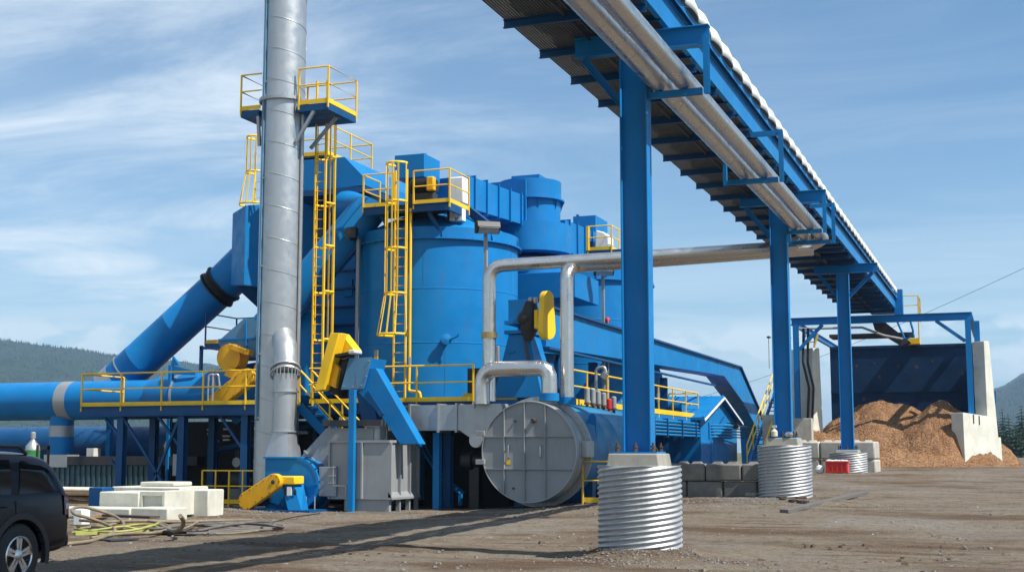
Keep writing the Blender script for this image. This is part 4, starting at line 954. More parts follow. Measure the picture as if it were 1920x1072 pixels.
# ================================================================== catwalk, housing and yellow guards at left
c0 = ay(385, 640, 40.2); c1 = ay(462, 635, 40.2)
cw = T("small_catwalk", "small catwalk with dark railing behind the blue housing", "platform", tuple(c0))
MB().box(c0.x, c1.x + .6, 40.2, 42.2, c0.z - .26, c0.z - .08).build("edge_beam", "navy", cw)
MB().box(c0.x, c1.x + .6, 40.18, 40.2, c0.z - .08, c0.z + .05).build("toe_board", "amber", cw)
railing(cw, [(c0.x, 40.2, c0.z), (c0.x, 42.2, c0.z), (c1.x + .6, 42.2, c0.z)], sp=1.6, mat="navy", toe=False, h=1.0)
MB().box(c0.x - .5, c0.x - .4, 40.6, 40.7, 3.2, c0.z - .1).box(c0.x - .5, c1.x, 40.6, 40.7, c0.z - .24, c0.z - .14).build("support_frame", "navy", cw)
hq = [ay(*q, 38.6) for q in ((417, 672), (413, 650), (408, 640), (457, 597), (500, 597), (500, 670))]
bh = T("conveyor_housing", "faceted blue conveyor housing left of the stack", "housing", tuple(hq[0]))
MB().poly(hq, (0, 1.4, 0)).build("housing_shell", "fadedblue", bh, bev=.01)
a = ay(410, 637, 38.58); c = ay(500, 633, 38.58); MB().beam(a, c, .06, .06).build("rib", "blue", bh)
a = ay(461, 600, 38.56); c = ay(462, 668, 38.56); MB().beam(a, c, .05, .05).build("rib", "blue", bh)
def capsule(a, c, r0, r1, th, mat, name, par, axis=(0, 1, 0)):
    a, c = Vector(a), Vector(c); d = (c - a).normalized(); axv = Vector(axis); s = axv.cross(d).normalized(); pts = []
    for k in range(13): t = PI / 2 + PI * k / 12; pts.append(a + (d * math.cos(t) + s * math.sin(t)) * r0)
    for k in range(13): t = -PI / 2 + PI * k / 12; pts.append(c + (d * math.cos(t) + s * math.sin(t)) * r1)
    o = MB().poly(pts, axv * th).build(name, mat, par, bev=.015)
    fb_ = MB(); nrm = -axv.normalized()
    for e_, r_, sgn in ((a, r0, -1), (c, r1, 1)):
        for k in range(4):
            t = PI * .5 * sgn * 0 + (-PI * .42 + PI * .28 * k); dr = (d * sgn * math.cos(t) + s * math.sin(t)) * (r_ - .04); fb_.cyl(e_ + dr, e_ + dr + nrm * .02, .016, seg=6)
    for k in range(1, 4):
        for sd in (-1, 1): q = a.lerp(c, k / 4) + s * sd * (min(r0, r1) - .04); fb_.cyl(q, q + nrm * .02, .016, seg=6)
    fb_.alathe(c, c + nrm * .025, [(.06, 0), (.06, .018), (.03, .025)], 12)
    fb_.build("cover_bolt", "steeldark", par); return o
yg = T("belt_guard", "dark yellow slanted belt guard standing on the left deck", "guard", (ay(430, 720, 37.3).x, 37.3, DK))
a = ay(402, 752, 37.3); c = ay(462, 706, 37.3)
capsule(a, c, .26, .27, .35, "amber", "guard_cover", yg)
q = ay(440, 670, 37.9); 
b = MB(); b.alathe((q.x - .15, 37.75, q.z), (q.x - .15, 38.5, q.z), [(.44, 0), (.44, .55), (.36, .57)], 32); b.build("drum_guard", "amber", yg)
q1_ = ay(468, 660, 37.7); b = MB(); b.beam((q.x - .1, 37.7, q.z - .45), (q1_.x, 37.7, q1_.z - .9), .3, .32).beam((q.x + .0, 37.7, q.z + .36), (q1_.x, 37.7, q1_.z - .02), .5, .16); b.build("hood_plate", "amber", yg, bev=.01)
q = ay(482, 700, 37.4); capsule(ay(482, 688, 37.5), ay(486, 715, 37.5), .12, .10, .3, "amber", "side_cover", yg)
# ================================================================== stairs beside the stack
st = T("stairway", "blue steel stair with yellow handrails descending beside the stack", "stairs", (-18.5, 35.9, 0))
sx0, sz0 = -20.0, DK; sx1 = -16.9; ys0, ys1 = 35.45, 36.25
for yv in (ys0, ys1): MB().beam((sx0, yv, sz0 - .12), (sx1, yv, .1), .04, .26).build("stringer", "blue", st)
tr = None
for k in range(13):
    t = (k + .5) / 13; x = sx0 + (sx1 - sx0) * t; z = sz0 + (.15 - sz0) * t
    if tr is None: tr = MB().box(x - .13, x + .13, ys0 + .03, ys1 - .03, z - .02, z + .02).build("tread", "navy", st); tp = (x, z)
    else: dup(tr, st, (x - tp[0], 0, z - tp[1]))
for yv in (ys0, ys1): railing(st, [(sx0, yv, sz0 + .02), (sx1, yv, .25)], h=.95, sp=1.3, toe=False, drop=.1, r=.027)
# ================================================================== fan at the stack foot
fn = T("exhaust_fan", "blue centrifugal fan at the foot of the stack", "fan", (-19.6, 34.3, 0))
fc = ay(552, 905, 33.95); FY0, FY1 = 33.95, 34.95; pts = []
zt_ = 1.50; xl_ = ay(497, 870, FY0).x; xr_ = fc.x
Rf = .74
out = [(xl_, fc.z - .5), (xl_, zt_ - .02), (xr_ - .1, zt_ - .02)]
for k in range(15):
    a = PI / 2 - k * (PI * 1.12) / 14; out.append((xr_ + Rf * math.cos(a) * 1.0, fc.z - .03 + (Rf - .02) * math.sin(a)))
MB().poly([(p_[0], FY0, p_[1]) for p_ in out], (0, FY1 - FY0, 0)).build("scroll_casing", "blue", fn, bev=.01)
for yv in (FY0 - .012, FY1):
    b = MB(); b.poly([(fc.x + (Rf + .05) * math.cos(a_) * 1, yv, fc.z - .03 + (Rf + .03) * math.sin(a_)) for a_ in [PI / 2 - k * PI * 1.1 / 14 for k in range(15)]] + [(fc.x + (Rf - .04) * math.cos(a_), yv, fc.z - .03 + (Rf - .06) * math.sin(a_)) for a_ in [PI / 2 - k * PI * 1.1 / 14 for k in range(15)]][::-1], (0, .012, 0)); b.build("casing_flange", "blue", fn)
MB().box(xl_ - .04, xr_ + .1, FY0 - .05, FY1 - .1, zt_ - .02, zt_ + .03).build("outlet_flange", "blue", fn)
b = MB(); a_ = .35; q = Vector((fc.x + Rf * math.cos(a_), 0, fc.z + Rf * math.sin(a_))); MB().beam((q.x + .02, FY0 + .25, q.z), (q.x + .02, FY1 - .25, q.z), .28, .06, up=(math.cos(a_), 0, math.sin(a_))).build("access_hatch", "blue", fn, bev=.02)
b = MB()
for a_ in (1.2, .9, .6, .1, -.2):
    for yv in (FY0 + .08, FY1 - .08): q = Vector((fc.x + Rf * math.cos(a_), yv, fc.z - .03 + Rf * math.sin(a_))); b.cyl(q, q + Vector((math.cos(a_), 0, math.sin(a_))) * .05, .03, seg=8)
b.build("casing_bolts", "navy", fn)
MB().box(fc.x - .06, fc.x + .78, FY0 - .05, FY0 - .012, fc.z - .05, fc.z - .02).build("split_flange", "blue", fn)
b = MB(); b.poly([(xl_, FY0 + .05, .02), (fc.x - .1, FY0 + .05, .02), (fc.x - .1, FY0 + .05, fc.z - .45), (xl_, FY0 + .05, fc.z - .5)], (0, .9, 0)); b.build("casing_stand", "blue", fn)
p0, p1_, p2, p3 = ay(528, 908, 33.35), ay(551, 908, 33.35), ay(566, 955, 33.15), ay(541, 955, 33.15)
b = MB(); b.hexa([(p3.x, 33.15, .02), (p2.x, 33.15, .02), (p2.x - .2, 33.9, .02), (p3.x - .1, 33.9, .02)], [(p0.x, 33.35, p0.z), (p1_.x, 33.35, p0.z), (p1_.x, 33.9, p0.z), (p0.x, 33.9, p0.z)]); b.build("bearing_pedestal", "blue", fn)
for px in (536, 553): q = ay(px, 922, 33.25); MB().ball((q.x, 33.24, q.z), .06, 10, (1, .3, 1.6)).build("pedestal_slot", "blackmotor", fn)
q = ay(544, 920, 33.27); MB().box(q.x - .07, q.x + .07, 33.21, 33.235, q.z - .12, q.z + .12).build("warning_sticker", "white", fn)
MB().box(-20.9, -18.3, 33.1, 35.0, -.05, .06).build("base_skid", "navy", fn)
b = MB()
for px in (574, 590): q = ay(px, 945, 33.9); b.cyl((q.x, 33.9, .05), (q.x, 33.9, .42), .02, seg=8)
b.build("anchor_stud", "galv", fn)
ca, cc = ay(461, 938, 33.05), ay(512, 903, 33.05)
capsule(ca, cc, .25, .23, .22, "amber", "belt_guard", fn)
s0 = ay(516, 896, 33.2); s1 = ay(551, 908, 33.2); MB().box(s0.x - .1, s1.x + .02, 33.2, 33.75, s1.z + .0, s0.z + .06).build("shaft_guard", "yellow", fn, bev=.03)
mq = ay(478, 930, 33.4); MB().cyl((mq.x, 33.3, .35), (mq.x, 33.95, .35), .22, seg=20).build("fan_motor", "blackmotor", fn)
# ================================================================== grey filter box
GX0, GX1, GY0, GY1 = -18.31, -16.42, 34.2, 36.15
gb = T("grey_filter_box", "grey steel box with ribbed side standing in front of the deck", "filter box", (-17.4, 35, 0))
MB().box(GX0, GX1, GY0, GY1, .34, 1.93).build("box_shell", "greypaint", gb, bev=.006)
MB().box(GX0 - .02, GX1 + .05, GY0 - .05, GY1 + .05, 1.93, 2.0).build("top_flange", "greypaint", gb)
for x in (GX0 + .02, GX0 + 1.05): MB().box(x, x + .05, GY0 - .07, GY0, .36, 1.93).build("rib", "greypaint", gb)
for y in (GY0 + .0, GY0 + .62, GY0 + 1.28, GY1 - .05): MB().box(GX1, GX1 + .09, y, y + .05, .40, 1.93).build("rib", "greypaint", gb)
MB().poly([(GX1, GY0, .34), (GX1 + .12, GY0, .34), (GX1 + .12, GY0, .40), (GX1, GY0, .55)], (0, GY1 - GY0, 0)).build("bottom_ledge", "greypaint", gb)
MB().box(GX0 + .5, GX1, GY0 + .05, GY0 + .12, 0, .34).box(GX1 - .07, GX1, GY0 + .12, GY0 + .2, 0, .34).build("base_plinth", "greypaint", gb)
for y in (GY0 + .65, GY0 + 1.3, GY1 - .08): MB().box(GX1 - .07, GX1 + .05, y, y + .08, 0, .33).build("base_foot", "greypaint", gb)
dx0 = ay(601, 900, GY0).x; MB().box(dx0, GX0 + .3, GY0 - .1, GY0 + .5, .42, 1.25).build("access_door", "greypaint", gb, bev=.01)
b = MB(); q = ay(625, 900, GY0 - .14); b.beam((q.x, GY0 - .14, 1.28), (q.x, GY0 - .14, .72), .03, .03).beam((q.x + .4, GY0 - .12, .72), (q.x + .4, GY0 - .12, .45), .03, .03).beam((q.x, GY0 - .14, .72), (q.x + .4, GY0 - .13, .72), .03, .03)
for z in (1.22, .98, .78): b.box(q.x - .15, q.x + .06, GY0 - .15, GY0 - .1, z, z + .03)
b.build("latch_bar", "galv", gb)
hw = [ay(*q, 34.75) for q in ((560, 862), (570, 848), (612, 802), (700, 802), (700, 826), (617, 826), (612, 930), (600, 930))]
MB().poly(hw, (0, 1.3, 0)).build("inlet_hood", "greypaint", gb, bev=.008)
q0, q1 = ay(570, 848, 34.72), ay(607, 880, 34.72); MB().beam(q0 + Vector((0, 0, .05)), q1, .05, .05).build("hood_flange", "greypaint", gb)
nq = ay(700, 815, 34.9); MB().lathe(nq.x, 35.1, [(.30, 2.0), (.30, 2.38), (.36, 2.38), (.36, 2.42), (.26, 2.42), (.26, 2.62)], 32).build("inlet_neck", "galv", gb)
# ================================================================== inclined screw conveyor with its drive
scv = T("screw_conveyor", "sloping blue screw conveyor with faded head plate above the grey box", "conveyor", (-17, 34.8, 0))
Y_ = 34.55
hp = [ay(*q, Y_) for q in ((656, 673), (697, 671), (682, 727), (640, 729))]
MB().poly(hp, (0, 1.0, 0)).build("head_box", "blue", scv, bev=.006)
hp2 = [ay(*q, Y_ - .03) for q in ((655, 671), (697, 669), (681, 728), (639, 730))]
MB().poly(hp2, (0, .025, 0)).build("head_plate", "fadedblue", scv)
b = MB()
for q in ((645, 724), (662, 725), (678, 722), (692, 676), (687, 705)): v = ay(*q, Y_ - .03); b.cyl(v, v - Vector((0, .03, 0)), .02, seg=6)
b.build("plate_bolts", "galv", scv)
cs = [ay(*q, Y_ + .05) for q in ((693, 690), (705, 690), (786, 832), (750, 832), (714, 778), (672, 735), (680, 727))]
MB().poly(cs, (0, .46, 0)).build("casing", "blue", scv, bev=.005)
ch = [ay(*q, Y_ + .1) for q in ((668, 733), (690, 740), (703, 765), (706, 786), (678, 786))]
MB().poly(ch, (0, .6, 0)).build("discharge_chute", "navy", scv)
a = ay(688, 735, Y_ + .02); c = ay(716, 778, Y_ + .02); MB().beam(a, c, .05, .14).build("stiffener", "navy", scv)
a = ay(750, 775, Y_ + .9); c = ay(788, 838, Y_ + .9); MB().beam(a, c, .1, .1).build("stiffener", "navy", scv)
q = ay(705, 712, Y_ + .5); b = MB(); b.cyl((q.x - .1, Y_ + .5, q.z), (q.x + .2, Y_ + .5, q.z), .13, seg=16).cyl((q.x + .2, Y_ + .5, q.z), (q.x + .26, Y_ + .5, q.z), .2, seg=16); b.build("shaft_bearing", "blackmotor", scv)
MB().tube([(q.x + .2, Y_ + .45, q.z), (q.x + .28, Y_ + .4, q.z - .3), (q.x + .1, Y_ + .3, q.z - .6)], .02, 6).build("cable", "cable", scv)
pq = ay(658, 900, 34.05); MB().beam((pq.x, 34.08, -.05), (pq.x, 34.08, ay(658, 730, 34.08).z), .17, .15).build("support_post", "blue", scv)
fr0 = ay(607, 793, 34.3); fr1 = ay(716, 790, 34.3); MB().beam((fr0.x, 34.3, fr0.z), (fr1.x, 34.3, fr0.z), .12, .17).build("support_beam", "steeldark", scv)
MB().box(fr0.x, fr0.x + .08, 34.3, 36.3, fr0.z - .08, fr0.z + .08).build("support_beam", "steeldark", scv)
yb_ = T("drive_guard", "big bright yellow slanted guard box over the screw conveyor drive", "guard", (ay(610, 680, 34.4).x, 34.5, 3.0))
gp = [ay(*q, 34.25) for q in ((589, 733), (606, 730), (636, 624), (619, 624))]
MB().poly(gp, (0, .5, 0)).build("guard_cover", "yellow", yb_, bev=.012)
wg = [ay(*q, 34.78) for q in ((628, 626), (640, 624), (664, 655), (650, 664), (622, 674))]
MB().poly(wg, (0, .5, 0)).build("guard_wing", "yellow", yb_, bev=.012)
ip = [ay(*q, 34.5) for q in ((612, 720), (628, 727), (636, 690), (622, 672))]
MB().poly(ip, (0, .7, 0)).build("inner_cover", "amber", yb_, bev=.02)
dm = T("drive_motor", "black gear motor between the yellow guard and the blue head plate", "motor", (ay(640, 700, 34.8).x, 34.8, 3.4))
a = ay(628, 738, 35.0); c = ay(652, 676, 35.0); dcn = (c - a).normalized()
b = MB(); b.alathe(a, c, [(.2, 0), (.36, .05), (.36, .8), (.3, .9), (.3, 1.0)], 24)
for k in range(10): b.cyl(a + dcn * (.08 + k * .065), a + dcn * (.10 + k * .065), .39, seg=24)
b.build("motor_body", "blackmotor", dm)
a = ay(632, 668, 34.6); c = ay(672, 661, 34.6); MB().beam(a, c, .5, .08).build("rain_cover", "blackmotor", dm)
a = ay(660, 661, 34.5); c = ay(672, 659, 34.5); MB().beam(a, c, .5, .12).build("cover_cap", "sheetwhite", dm, bev=.03)
# ================================================================== grey duct in front of the silo
DY0, DY1 = 35.55, 36.34
gd = T("grey_duct", "flat grey flanged duct running to the round drum door", "duct", (-16, 35.9, 2.4))
t0 = ay(728, 760, DY0); t1 = ay(905, 806, DY0); g1x = ay(862, 780, DY0).x
MB().box(t0.x, g1x, DY0, DY1, t1.z, t0.z).build("duct_shell", "galv", gd)
for px in (768, 822, 856): x = ay(px, 780, DY0).x; MB().box(x - .03, x + .03, DY0 - .05, DY1 + .05, t1.z - .06, t0.z + .04).build("flange", "galv", gd)
g2 = ay(908, 835, DY0)
MB().poly([(g1x, DY0, t1.z), (g2.x - .1, DY0, g2.z), (g2.x + .3, DY0, g2.z), (g2.x + .55, DY0, t0.z - .1), (g2.x + .5, DY0, t0.z + .02), (g1x, DY0, t0.z)], (0, DY1 - DY0, 0)).build("end_transition", "galv", gd)
q = ay(893, 822, DY0); MB().cyl((q.x, DY0 - .05, q.z - .05), (q.x, DY1, q.z - .05), .2, seg=24).build("round_corner", "galv", gd)
MB().ibeam((ay(820, 860, 36.0).x, 36.0, 0), (ay(820, 860, 36.0).x, 36.0, t1.z - .06), .2, .2).build("support_leg", "blue", gd)
for px, z1 in ((888, 3.1),): q = ay(px, 750, 35.5); MB().box(q.x - .02, q.x + .02, 35.5, 35.54, t0.z - .1, z1).build("bracket", "galv", gd)
# ================================================================== round-door drum
CXd, CZd, Rd = -12.56, 1.67, 1.40; YD = 35.15
dr = T("round_door_drum", "big horizontal blue drum with a round grey door facing the yard", "boiler drum", (CXd, 40, 0.2))
MB().alathe((CXd, 36.25, CZd), (CXd, 42.9, CZd), [(Rd, 0), (Rd, 1.8), (Rd + .012, 1.82), (Rd + .012, 1.86), (Rd, 1.88), (Rd, 3.2), (Rd + .012, 3.22), (Rd + .012, 3.26), (Rd, 3.28), (Rd, 6.3), (Rd * .8, 6.6)], 80).build("shell", "tankblue", dr)
door = MB().alathe((CXd, YD, CZd), (CXd, YD + .2, CZd), [(Rd, 0), (Rd + .01, .02), (Rd + .01, .2)], 80).build("door", "greypaint", dr)
MB().alathe((CXd, YD + .21, CZd), (CXd, 36.24, CZd), [(Rd + .02, 0), (Rd + .02, .12), (Rd - .02, .14), (Rd - .02, .62), (Rd + .16, .63), (Rd + .16, .70), (Rd + .05, .71), (Rd + .05, 1.0)], 80).build("flange_ring", "galv", dr)
b = MB()
for px in (946, 984, 1023): 
    x = ay(px, 840, YD).x; h_ = math.sqrt(Rd ** 2 - (x - CXd) ** 2) - .02; b.box(x - .012, x + .012, YD - .06, YD, CZd - h_, CZd + h_)
for py in (818, 879):
    z = ay(990, py, YD).z; h_ = math.sqrt(Rd ** 2 - (z - CZd) ** 2) - .02; b.box(CXd - h_, CXd + h_, YD - .058, YD - .001, z - .012, z + .012)
b.build("door_rib", "greypaint", door)
b = MB()
for k in range(40): a_ = 2 * PI * (k + .5) / 40; b.cyl((CXd + (Rd + .09) * math.cos(a_), 35.86, CZd + (Rd + .09) * math.sin(a_)), (CXd + (Rd + .09) * math.cos(a_), 35.80, CZd + (Rd + .09) * math.sin(a_)), .022, seg=6)
b.build("flange_bolt", "galv", dr)
for z_ in (-.35, .45): MB().box(CXd - Rd - .16, CXd - Rd + .10, 35.02, 35.14, CZd + z_, CZd + z_ + .14).build("door_hinge", "greypaint", dr, bev=.01)
MB().alathe((CXd, YD - .055, CZd), (CXd, YD, CZd), [(Rd - .03, 0), (Rd, 0), (Rd, .06), (Rd - .03, .06)], 80) if False else None
b = MB(); n = 80; vs = [(CXd + r_ * math.cos(2 * PI * k / n), yv, CZd + r_ * math.sin(2 * PI * k / n)) for r_, yv in ((Rd, YD - .06), (Rd - .02, YD - .06), (Rd - .02, YD), (Rd, YD + .01)) for k in range(n)]
b.add(vs, [(i * n + k, i * n + (k + 1) % n, ((i + 1) % 4) * n + (k + 1) % n, ((i + 1) % 4) * n + k) for i in range(4) for k in range(n)]); b.build("door_edge", "galv", door)
for px in (953, 1013):
    a, c = ay(px, 835, YD - .08), ay(px, 857, YD - .08)
    MB().tube(arc_pts([a + Vector((0, .08, 0)), a, c, c + Vector((0, .08, 0))], .03, 4), .017, 8).build("door_handle", "alujacket", door)
q = ay(1001, 788, YD); MB().alathe((q.x, YD - .1, q.z), (q.x, YD, q.z), [(.05, 0), (.07, .02), (.07, .1)], 20).build("sight_glass", "rust", door)
q = ay(953, 866, YD); MB().box(q.x - .06, q.x + .06, YD - .006, YD - .002, q.z - .06, q.z + .06).build("warning_sticker", "yellow", door)
for px, py in ((966, 789), (963, 915)): q = ay(px, py, YD); MB().cyl((q.x, YD - .04, q.z), (q.x, YD, q.z), .03, seg=10).build("door_stud", "steeldark", door)
q = ax(1092, 825, CXd + Rd + .12); MB().box(CXd + Rd - .05, CXd + Rd + .16, 35.5, 36.2, CZd - .15, CZd + .30).build("hinge_block", "galv", dr, bev=.01)
b = MB(); b.poly([(CXd + 1.1, 36.95, CZd + .85), (CXd + 1.35, 36.95, CZd + .75), (CXd + 1.42, 36.95, CZd + .3)] + [(CXd + 1.28 + .12 * math.cos(a_), 36.95, CZd + .98 + .12 * math.sin(a_)) for a_ in (-.2, .5, 1.2, 1.9, 2.6, 3.3)], (0, .05, 0)); b.build("lifting_lug", "blue", dr)
for y in (37.2, 41): MB().poly([(CXd - 1.2, y, -.1), (CXd + 1.2, y, -.1), (CXd + 1.2, y, .85), (CXd - 1.2, y, .85)], (0, .3, 0)).build("saddle", "navy", dr)
q = ax(1150, 845, CXd + Rd); MB().tube([(CXd + Rd + .04, 40.6, CZd + .1), (CXd + Rd + .06, 40.6, CZd + .7)], .018, 8).build("rod", "navy", dr)
MB().box(CXd + Rd - .02, CXd + Rd + .06, 41.3, 41.5, CZd + .45, CZd + .75).build("bracket", "navy", dr)
# valve cluster on the drum
for k, (px, h_) in enumerate(((1101, .42), (1112, .42), (1122, .38), (1132, .36), (1142, .22), (1151, .34))):
    q = ay(px, 765, 40.2 + .25 * k); t = T("relief_valve", ["tall grey capped relief valve, first from the silver pipe", "grey capped relief valve, second from the silver pipe", "grey capped relief valve in the middle of the row", "shorter grey relief valve next to the red one", "red bodied relief valve without a grey cap", "grey relief valve at the column end of the row"][k], "valve", (q.x, q.y, CZd + Rd - .1), "relief valves on the drum")
    zb_ = CZd + math.sqrt(max(0, Rd ** 2 - (q.x - CXd) ** 2)) - .02
    MB().lathe(q.x, q.y, [(.05, zb_), (.05, zb_ + .1), (.10, zb_ + .1), (.10, zb_ + .16), (.06, zb_ + .17)], 16).build("valve_body", "red" if k == 4 else "rust", t)
    MB().lathe(q.x, q.y, [(.085, zb_ + .17), (.085, zb_ + .17 + h_), (.06, zb_ + .2 + h_), (.02, zb_ + .21 + h_)], 16).build("valve_cap", "red" if k == 4 else "greypaint", t)
gn = T("goose_neck_vent", "silver goose neck vent rising behind the relief valves", "vent pipe", (ay(1120, 760, 41.5).x, 41.5, 3.1))
q = ay(1118, 740, 41.5); MB().tube(arc_pts([(q.x, 41.5, 3.0), (q.x, 41.5, 4.35), (q.x + .28, 41.5, 4.42), (q.x + .34, 41.5, 4.2)], .14), .05, 10).build("pipe_run", "galv", gn)
q = ay(1133, 702, 41.5); MB().cyl((q.x - .05, 41.5, q.z - .1), (q.x + .05, 41.5, q.z + .05), .12, seg=14).build("vent_hood", "galv", gn)
# ================================================================== rotary feeder by the silo
FYf = 36.9
fd = T("rotary_feeder", "blue feeder spout with flanges between the silver pipes", "feeder", (ay(980, 740, FYf).x, FYf, DK))
q0, q1 = ay(953, 562, FYf), ay(984, 606, FYf); MB().box(q0.x, q1.x + .1, FYf, FYf + 1.0, q1.z, q0.z).build("inlet_spout", "blue", fd, bev=.006)
for py in (605, 623): a = ay(949, py, FYf); c = ay(987, py, FYf); MB().box(a.x - .03, c.x + .14, FYf - .08, FYf + 1.08, a.z - .05, a.z + .05).build("flange", "blue", fd)
z1_ = ay(970, 627, FYf).z; bx0, bx1 = ay(945, 680, FYf).x, ay(1000, 680, FYf).x; z0_ = ay(970, 745, FYf).z; cx0, cx1 = ay(954, 630, FYf).x, ay(986, 630, FYf).x + .1
MB().hexa([(bx0 - .3, FYf - .1, z0_), (bx1 + .3, FYf - .1, z0_), (bx1 + .3, FYf + 1.2, z0_), (bx0 - .3, FYf + 1.2, z0_)], [(cx0, FYf, z1_), (cx1, FYf, z1_), (cx1, FYf + 1, z1_), (cx0, FYf + 1, z1_)]).build("hopper_cone", "blue", fd)
q = ay(958, 661, FYf); MB().beam(q + Vector((-.1, -.06, 0)), q + Vector((.14, -.06, .03)), .03, .04).build("hatch_latch", "blue", fd)
fm = T("feeder_motor", "black gear motor behind the upright yellow guard", "motor", (ay(995, 600, 36.75).x, 36.75, 4.5))
a, c = ay(990, 638, 36.75), ay(996, 565, 36.75)
b = MB(); b.tube([a, a.lerp(c, .25), a.lerp(c, .75), c], [.13, .25, .25, .16], 18); b.ball(a.lerp(c, .55) + Vector((-.1, -.05, 0)), .26, 14); b.build("gearbox", "blackmotor", fm)
for px in (995, 1004): q = ay(px, 563, 36.7); MB().lathe(q.x, 36.7, [(.05, q.z - .1), (.08, q.z - .08), (.08, q.z + .07), (.05, q.z + .09)], 12).build("cap", "galv", fm)
b = MB(); q = ay(984, 660, 36.7); b.beam((q.x, 36.7, q.z + .35), (q.x + .12, 36.7, q.z - .3), .06, .12); b.build("torque_arm", "steeldark", fm)
ug = T("upright_guard", "upright yellow rounded chain guard beside the black gear motor", "guard", (ay(1018, 620, 36.5).x, 36.5, 4.6))
a, c = ay(1020, 618, 36.45), ay(1017, 560, 36.45)
a = Vector((a.x, 36.45, a.z)); c = Vector((a.x, 36.45, c.z)); capsule(a, c, .30, .22, .20, "yellow", "guard_cover", ug, axis=(.94, -.34, 0))
q = ay(1007, 600, 36.6); MB().box(q.x - .08, q.x + .05, 36.55, 36.75, q.z - .25, q.z + .3).build("inner_cover", "yellow", ug, bev=.02)
yfr = T("yellow_gate_frame", "thick yellow gate frame on the deck behind the elbow pipe", "gate", (-14, 37, DK))
a, c = ay(939, 745, 36.9), ay(970, 745, 36.9)
MB().box(a.x - 1.2, a.x + .5, 36.85, 36.95, 3.2, 3.4).box(c.x - .12, c.x + .02, 36.85, 36.95, 3.4, 4.2).build("gate_frame", "yellow", yfr)
MB().box(a.x - 1.1, c.x - .14, 36.98, 37.3, 3.3, 4.15).build("recess_shade", "blackmotor", yfr)  # solid black box stands in for the shade of the recess
cbx = ay(932, 665, 36.4); o = MB().box(cbx.x - .06, cbx.x + .08, 36.3, 36.42, cbx.z - .25, cbx.z + .25).build("junction_box", "galv", None, bev=.01); tag(o, "small grey junction box beside the silver pipe leg", "junction box")
# ================================================================== drag conveyor to the sawdust bay
XC = -13.0
dg = T("drag_conveyor", "enclosed blue conveyor running back and bending down to the ground", "conveyor", (XC, 52, 3))
k0 = 37.9
ytop = [ax(*q, XC) for q in ((1055, 601), (1220, 623), (1387, 674), (1432, 786))]
zc1 = (ytop[1].z + ytop[0].z) / 2; yb1 = ytop[2].y; yb2 = ax(1432, 790, XC).y
lw = [ax(*q_, XC) for q_ in ((1436, 800), (1418, 800), (1392, 752), (1358, 705), (1338, 701))]
yend = lw[0].y
out = [(k0, zc1), (yb1, zc1), (lw[0].y, lw[0].z), (lw[0].y + .4, .9), (lw[1].y + .4, .9)] + [(p_.y, p_.z) for p_ in lw[1:]] + [(k0, zc1 - 1.22)]
MB().poly([(XC, y_, z_) for y_, z_ in out], (-.9, 0, 0)).build("casing", "blue", dg, bev=.01)
b = MB(); b.beam((XC + .05, k0, zc1 + .02), (XC + .05, yb1, zc1 + .02), .12, .07); b.beam((XC + .05, k0, zc1 - 1.24), (XC + .05, lw[4].y, zc1 - 1.24), .12, .07); b.beam((XC + .05, yb1, zc1 + .02), (XC + .05, lw[0].y, lw[0].z), .12, .07); b.build("flange_strip", "navy", dg)
for y in (44.2, 54.3): MB().ibeam((XC - .45, y, .3), (XC - .45, y, zc1 - 1.28), .26, .26).build("support_leg", "navy", dg)
# back of the yard: round blue tank end seen past the walkway
q = ay(1232, 745, 54.0); tk = T("round_tank", "rounded end of a blue tank behind the side walkway", "tank", (q.x - 2, 54, 2)); MB().alathe((q.x - 3.4, 55.0, 4.3), (q.x - .1, 55.0, 4.3), [(1.75, 0), (1.75, 2.3), (1.5, 2.9), (.8, 3.25), (.1, 3.3)], 48).build("tank_shell", "blue", tk)
MB().cyl((q.x + .2, 55, 3.55), (q.x + .9, 55, 3.55), .42, seg=24).build("nozzle", "blue", tk)
MB().box(q.x - 3.2, q.x - .6, 54.6, 55.4, .3, 2.8).build("saddle", "navy", tk)
# ================================================================== floodlights
q = ay(668, 740, 38.2); flood("floodlight on the grey pole left of the near silo", (q.x, 38.2, DK), ay(668, 450, 38.2).z, (-1, -.3))
q = ay(910, 742, 36.9); flood("floodlight in front of the near silo above the silver pipe", (q.x, 36.9, DK), ay(910, 440, 36.9).z, (.75, -1))
q = ay(1131, 600, 46.5); flood("floodlight on the white runged pole before the far silo", (q.x, 46.5, DK), ay(1131, 518, 46.5).z, (.5, -1))
q = ay(1136, 600, 46.2); o = MB().ball((q.x + .03, 46.3, q.z), .10, 12, (1, 1, 1.2)).build("warning_lamp", "red"); tag(o, "small red warning lamp on the runged pole", "lamp")
q = ay(1141, 700, 45.6); o = MB().tube([(q.x, 45.6, ay(1141, 600, 45.6).z), (q.x, 45.6, 3.2)], .02, 6).build("pull_cord", "galv"); tag(o, "pale cord hanging from the red warning lamp", "cord")
